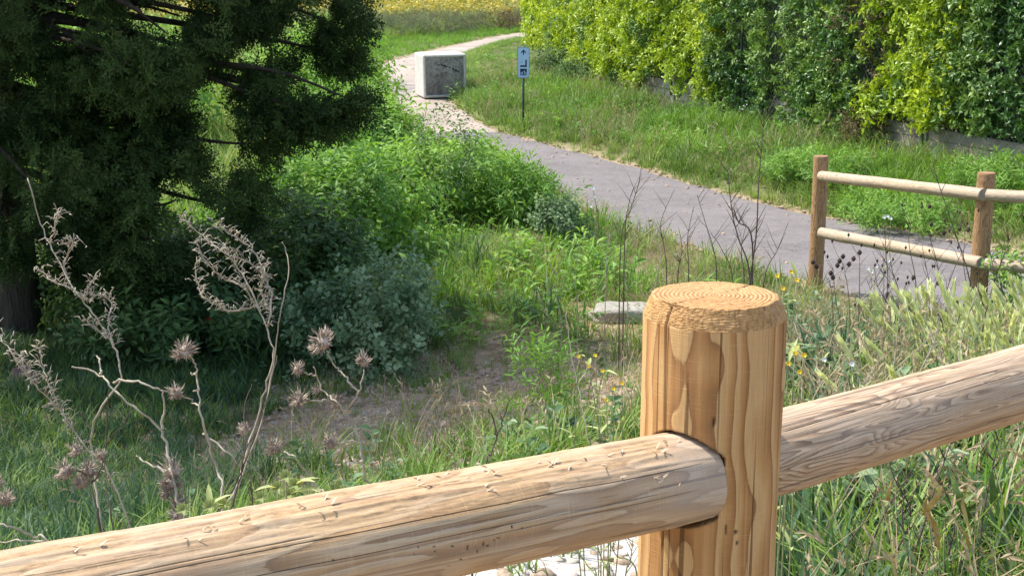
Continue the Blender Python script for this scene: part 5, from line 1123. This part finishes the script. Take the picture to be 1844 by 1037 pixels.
flower_plant('yellow flowered stalks rising behind the right side of the post top', (1420, 640), [(1425, 490), (1400, 497), (1410, 520), (1435, 505)], 2.6, size=.005)
flower_plant('small yellow weed behind the right side of the near post', (1430, 760), [(1432, 636), (1448, 640), (1420, 655), (1440, 670)], 2.3, size=.005)
flower_plant('tall plant with a white flower spike at the near edge of the path', (1068, 430), [(1068, 340), (1070, 355), (1064, 372)], 15.4, petal='petal_white', size=.022, r=.006)
flower_plant('white daisies dotted in the bank right of the near post', (1540, 760), [(1534, 656), (1556, 700), (1484, 648)], 4.2, petal='petal_white', size=.009)
flower_plant('white umbel flowers below the far lower rail', (1575, 560), [(1570, 490), (1563, 484), (1578, 480), (1600, 470)], 7.0, petal='petal_white', size=.010)
flower_plant('white umbel flowers between the two far rails', (1600, 520), [(1592, 392), (1598, 390), (1604, 394)], 8.5, petal='petal_white', size=.012)
flower_plant('red poppy in the shade under the conifer', (378, 600), [(377, 576)], 11.6, petal='petal_red', size=.038, leafy=2, r=.003)
flower_plant('pale leafy sprig poking up behind the near rail', (515, 930), [(515, 858), (500, 878), (532, 872), (520, 890)], 1.75, petal='ear', size=.010, leafy=7)
flower_plant('small pale sprigs just above the rail between the thistles', (400, 930), [(330, 917), (402, 908), (378, 912), (470, 895)], 1.8, petal='ear', size=.010, leafy=4)

def thin_stalks(label, k, stalks, seeds=(), group=None, mat='stalk_dark', r=.003, name='bare_stalks', twigs=3, ssz=.012):
    b = at(*stalks[0][0], k); gz = float(ground(b[0], b[1])); root = thing(name, label, 'dried weed', (b[0], b[1], gz), group); off = np.array([b[0], b[1], gz]); sd2 = MB()
    for st2 in stalks:
        kk2 = k + random.uniform(-.1, .1) * k * .1; Q = [at(x, y, kk2) for x, y in st2]; f = Q[0].copy(); f[2] = float(ground(f[0], f[1])) - .02; Q = [q - off for q in [f] + Q]
        mb = MB(); C = spline(Q, 5); mb.tube(C, list(np.linspace(r, r * .3, len(C))), 4)
        for j in range(twigs):
            c = C[random.randrange(len(C) // 3, len(C) - 1)]; L = random.uniform(.05, .13) * k / 6; d = np.array([random.choice((-1, 1)) * random.uniform(.3, .8), random.gauss(0, .4), 1.]); d /= np.linalg.norm(d)
            mb.tube([c, c + d * L * .5 + rv(.004), c + d * L], [r * .45, r * .35, r * .2], 3)
            if random.random() < .5 and seeds is not None:
                thl = c + d * L; sd2.tube([thl, thl + np.array([0, 0, ssz * .5]), thl + np.array([0, 0, ssz * 1.1])], [ssz * .15, ssz * .42, ssz * .1], 5)
        mb.obj('stem', M[mat], root)
    for (x, y) in (seeds or ()):
        c = at(x, y, k) - off; sh = MB(); sh.tube([c - np.array([0, 0, ssz * .7]), c, c + np.array([0, 0, ssz * .8])], [ssz * .3, ssz * .75, ssz * .25], 7); sh.obj('seed_head', M['seed_dark'], root)
    if sd2.v: sd2.obj('small_seeds', M['seed_dark'], root)['kind'] = 'stuff'
    return root
G2 = 'bare dark stalks standing in front of the path'
thin_stalks('tallest bare stalk reaching up across the verge left of the far fence', 8.5, [[(1350, 520), (1362, 420), (1366, 330), (1372, 260), (1377, 195)], [(1350, 500), (1330, 430), (1318, 380), (1310, 300)], [(1355, 440), (1330, 400), (1322, 375)]], None, G2, r=.006, twigs=9)
thin_stalks('slanting thin stalks over the left part of the asphalt', 9.5, [[(1118, 440), (1135, 380), (1150, 330), (1157, 285)], [(1125, 430), (1132, 370), (1140, 340)]], None, G2, r=.0045, twigs=4)
thin_stalks('fan of fine stalks above the post top crossing the path', 7.5, [[(1200, 500), (1195, 440), (1190, 400), (1215, 340)], [(1240, 500), (1238, 430), (1250, 370)], [(1290, 500), (1285, 450), (1270, 400), (1255, 350)], [(1320, 510), (1300, 450), (1280, 420)], [(1340, 510), (1335, 450), (1345, 400)], [(1375, 510), (1400, 450), (1420, 400)], [(1220, 505), (1228, 450), (1222, 410)]], None, G2, r=.0036, twigs=5)
thin_stalks('dark stalks with black seed heads beside the first far fence post', 6.8, [[(1515, 600), (1505, 540), (1500, 480)], [(1530, 600), (1528, 530), (1518, 472)], [(1545, 600), (1548, 500), (1548, 460)], [(1500, 600), (1498, 530), (1492, 500)], [(1560, 600), (1570, 540), (1560, 500)]], [(1508, 478), (1518, 462), (1529, 476), (1537, 466), (1496, 492), (1548, 455), (1512, 470), (1500, 500), (1464, 472), (1470, 480)], G2, r=.003, twigs=3, ssz=.016)
thin_stalks('dense dark tangle of branching stalks in front of the lower far rail', 7.0, [[(1580, 620), (1598, 520), (1595, 450), (1592, 400)], [(1600, 620), (1620, 540), (1605, 480), (1600, 420)], [(1640, 620), (1650, 520), (1637, 440), (1640, 400)], [(1640, 620), (1660, 560), (1690, 500), (1675, 430), (1668, 410)], [(1680, 620), (1700, 540), (1720, 480), (1752, 420)], [(1660, 620), (1640, 560), (1612, 520), (1580, 480)], [(1700, 610), (1690, 560), (1672, 500), (1660, 440)], [(1720, 600), (1740, 530), (1735, 470), (1740, 400)], [(1620, 600), (1600, 550), (1570, 500)]], [(1674, 372), (1677, 404), (1700, 420), (1744, 414), (1728, 412), (1645, 500), (1690, 510), (1612, 520), (1598, 530)], G2, r=.0035, twigs=9, ssz=.015)
thin_stalks('dark stems rising past the right far post', 6.5, [[(1760, 600), (1745, 500), (1720, 420), (1690, 330), (1680, 290)], [(1770, 590), (1800, 480), (1840, 380)], [(1780, 590), (1790, 500), (1775, 420)], [(1820, 580), (1800, 500), (1812, 420)]], None, G2, r=.004, twigs=7)
thin_stalks('brown stems standing in the grass under the right rail', 3.4, [[(1640, 1030), (1665, 940), (1690, 860), (1715, 790)], [(1600, 1030), (1640, 930), (1610, 860), (1600, 830)], [(1560, 1020), (1590, 930), (1640, 850)], [(1760, 1030), (1770, 930), (1790, 830), (1800, 790)], [(1500, 1030), (1560, 930), (1580, 870)], [(1640, 1020), (1625, 940), (1630, 880)], [(1700, 1030), (1720, 940), (1700, 880), (1680, 830)]], None, None, r=.0034, twigs=8, mat='stalk_dark')
thin_stalks('grey stems leaning over the white rubble under the left rail', 2.9, [[(1075, 1060), (1060, 1020), (1030, 985)], [(1125, 1060), (1135, 1010), (1140, 970)], [(1100, 1060), (1085, 1010), (1075, 985)], [(990, 1060), (960, 1030), (950, 1010)], [(1150, 1050), (1110, 1000), (1098, 975)]], None, None, r=.0022, twigs=5, mat='stalk_green')
thin_stalks('pale dry stems behind the right rail beside the barley', 4.6, [[(1560, 740), (1540, 660), (1530, 600)], [(1600, 720), (1612, 640), (1620, 560)], [(1500, 760), (1480, 700), (1470, 640)], [(1650, 700), (1680, 620), (1700, 540)], [(1530, 750), (1555, 690), (1590, 640)], [(1720, 700), (1735, 600), (1760, 520)]], None, None, r=.003, twigs=7, mat='stalk')
thin_stalks('leafless stems among the yellow grass left of the boulder', 10.5, [[(1040, 560), (1035, 500), (1042, 440)], [(1090, 540), (1092, 470), (1098, 420)], [(1130, 540), (1122, 480), (1130, 430)], [(1180, 520), (1190, 460), (1185, 410)], [(1010, 580), (1000, 520), (1006, 470)]], None, None, r=.004, twigs=6, mat='stalk')

# broad withered leaves among the stems under the right rail
def broad(label, k, base, leaves, mat, group=None):
    b = at(*base, k); gz = float(ground(b[0], b[1])); root = thing('broadleaf_weed', label, 'weed', (b[0], b[1], gz), group); off = np.array([b[0], b[1], gz])
    for (x0, y0, x1, y1, w_) in leaves:
        p = at(x0, y0, k) - off; q = at(x1, y1, k - .05) - off; mb = MB(); d = q - p; L = np.linalg.norm(d); d /= L; s = np.cross(d, [0, 1, 0.3]); s /= np.linalg.norm(s); n_ = np.cross(s, d); V = []; m_ = 9; bend_ = random.uniform(-.4, .4); sway_ = random.uniform(-.25, .25); ph_ = random.uniform(0, 2); a_r = random.uniform(-1.1, 1.1); s, n_ = s * math.cos(a_r) + n_ * math.sin(a_r), n_ * math.cos(a_r) - s * math.sin(a_r)
        for i in range(m_):
            t = i / (m_ - 1); ww = w_ / F * k * .3 * math.sin(math.pi * (.08 + .92 * t)) ** .7 * (1 - .3 * t); c = p + d * L * t + n_ * L * bend_ * math.sin(t * 3.0) + s * L * sway_ * math.sin(t * 2.6 + ph_)
            V += [c - s * ww + n_ * ww * .4 * math.sin(i * 2.), c + n_ * (-ww * .2), c + s * ww + n_ * ww * .4 * math.cos(i * 1.7)]
        mb.add(V, [(i * 3 + j, i * 3 + j + 1, i * 3 + j + 4, i * 3 + j + 3) for i in range(m_ - 1) for j in (0, 1)], 0); mb.obj('leaf', M[mat], root)
    mb = MB(); 
    for (x0, y0, x1, y1, w_) in leaves: mb.tube(spline([np.array([0, 0, -.02]), (at(x0, y0, k) - off) * .5 + np.array([0, 0, .02]), at(x0, y0, k) - off], 4), .0018, 4)
    mb.obj('stem', M['stalk_green'], root)
M['leaf_yellow'] = plain('yellowing leaf', [(.3, (.34, .20, .06)), (.6, (.46, .33, .11)), (.8, (.36, .36, .13))], 30, rough=.6)
M['leaf_green'] = plain('broad green leaf', [(.3, (.06, .12, .03)), (.7, (.12, .20, .05))], 20, rough=.5)
broad('weed with long yellow withered leaves under the right rail', 3.3, (1710, 1010), [(1672, 930, 1690, 870, 22), (1700, 960, 1712, 860, 30), (1690, 990, 1668, 925, 18), (1752, 950, 1748, 868, 18), (1730, 1000, 1728, 935, 14), (1600, 900, 1606, 860, 14)], 'leaf_yellow')
broad('weed with broad green leaves and dark gaps under the right rail', 3.4, (1740, 1030), [(1728, 930, 1740, 860, 34), (1700, 930, 1660, 880, 26), (1770, 900, 1800, 850, 26), (1660, 960, 1652, 930, 22), (1720, 920, 1760, 905, 24)], 'leaf_green')
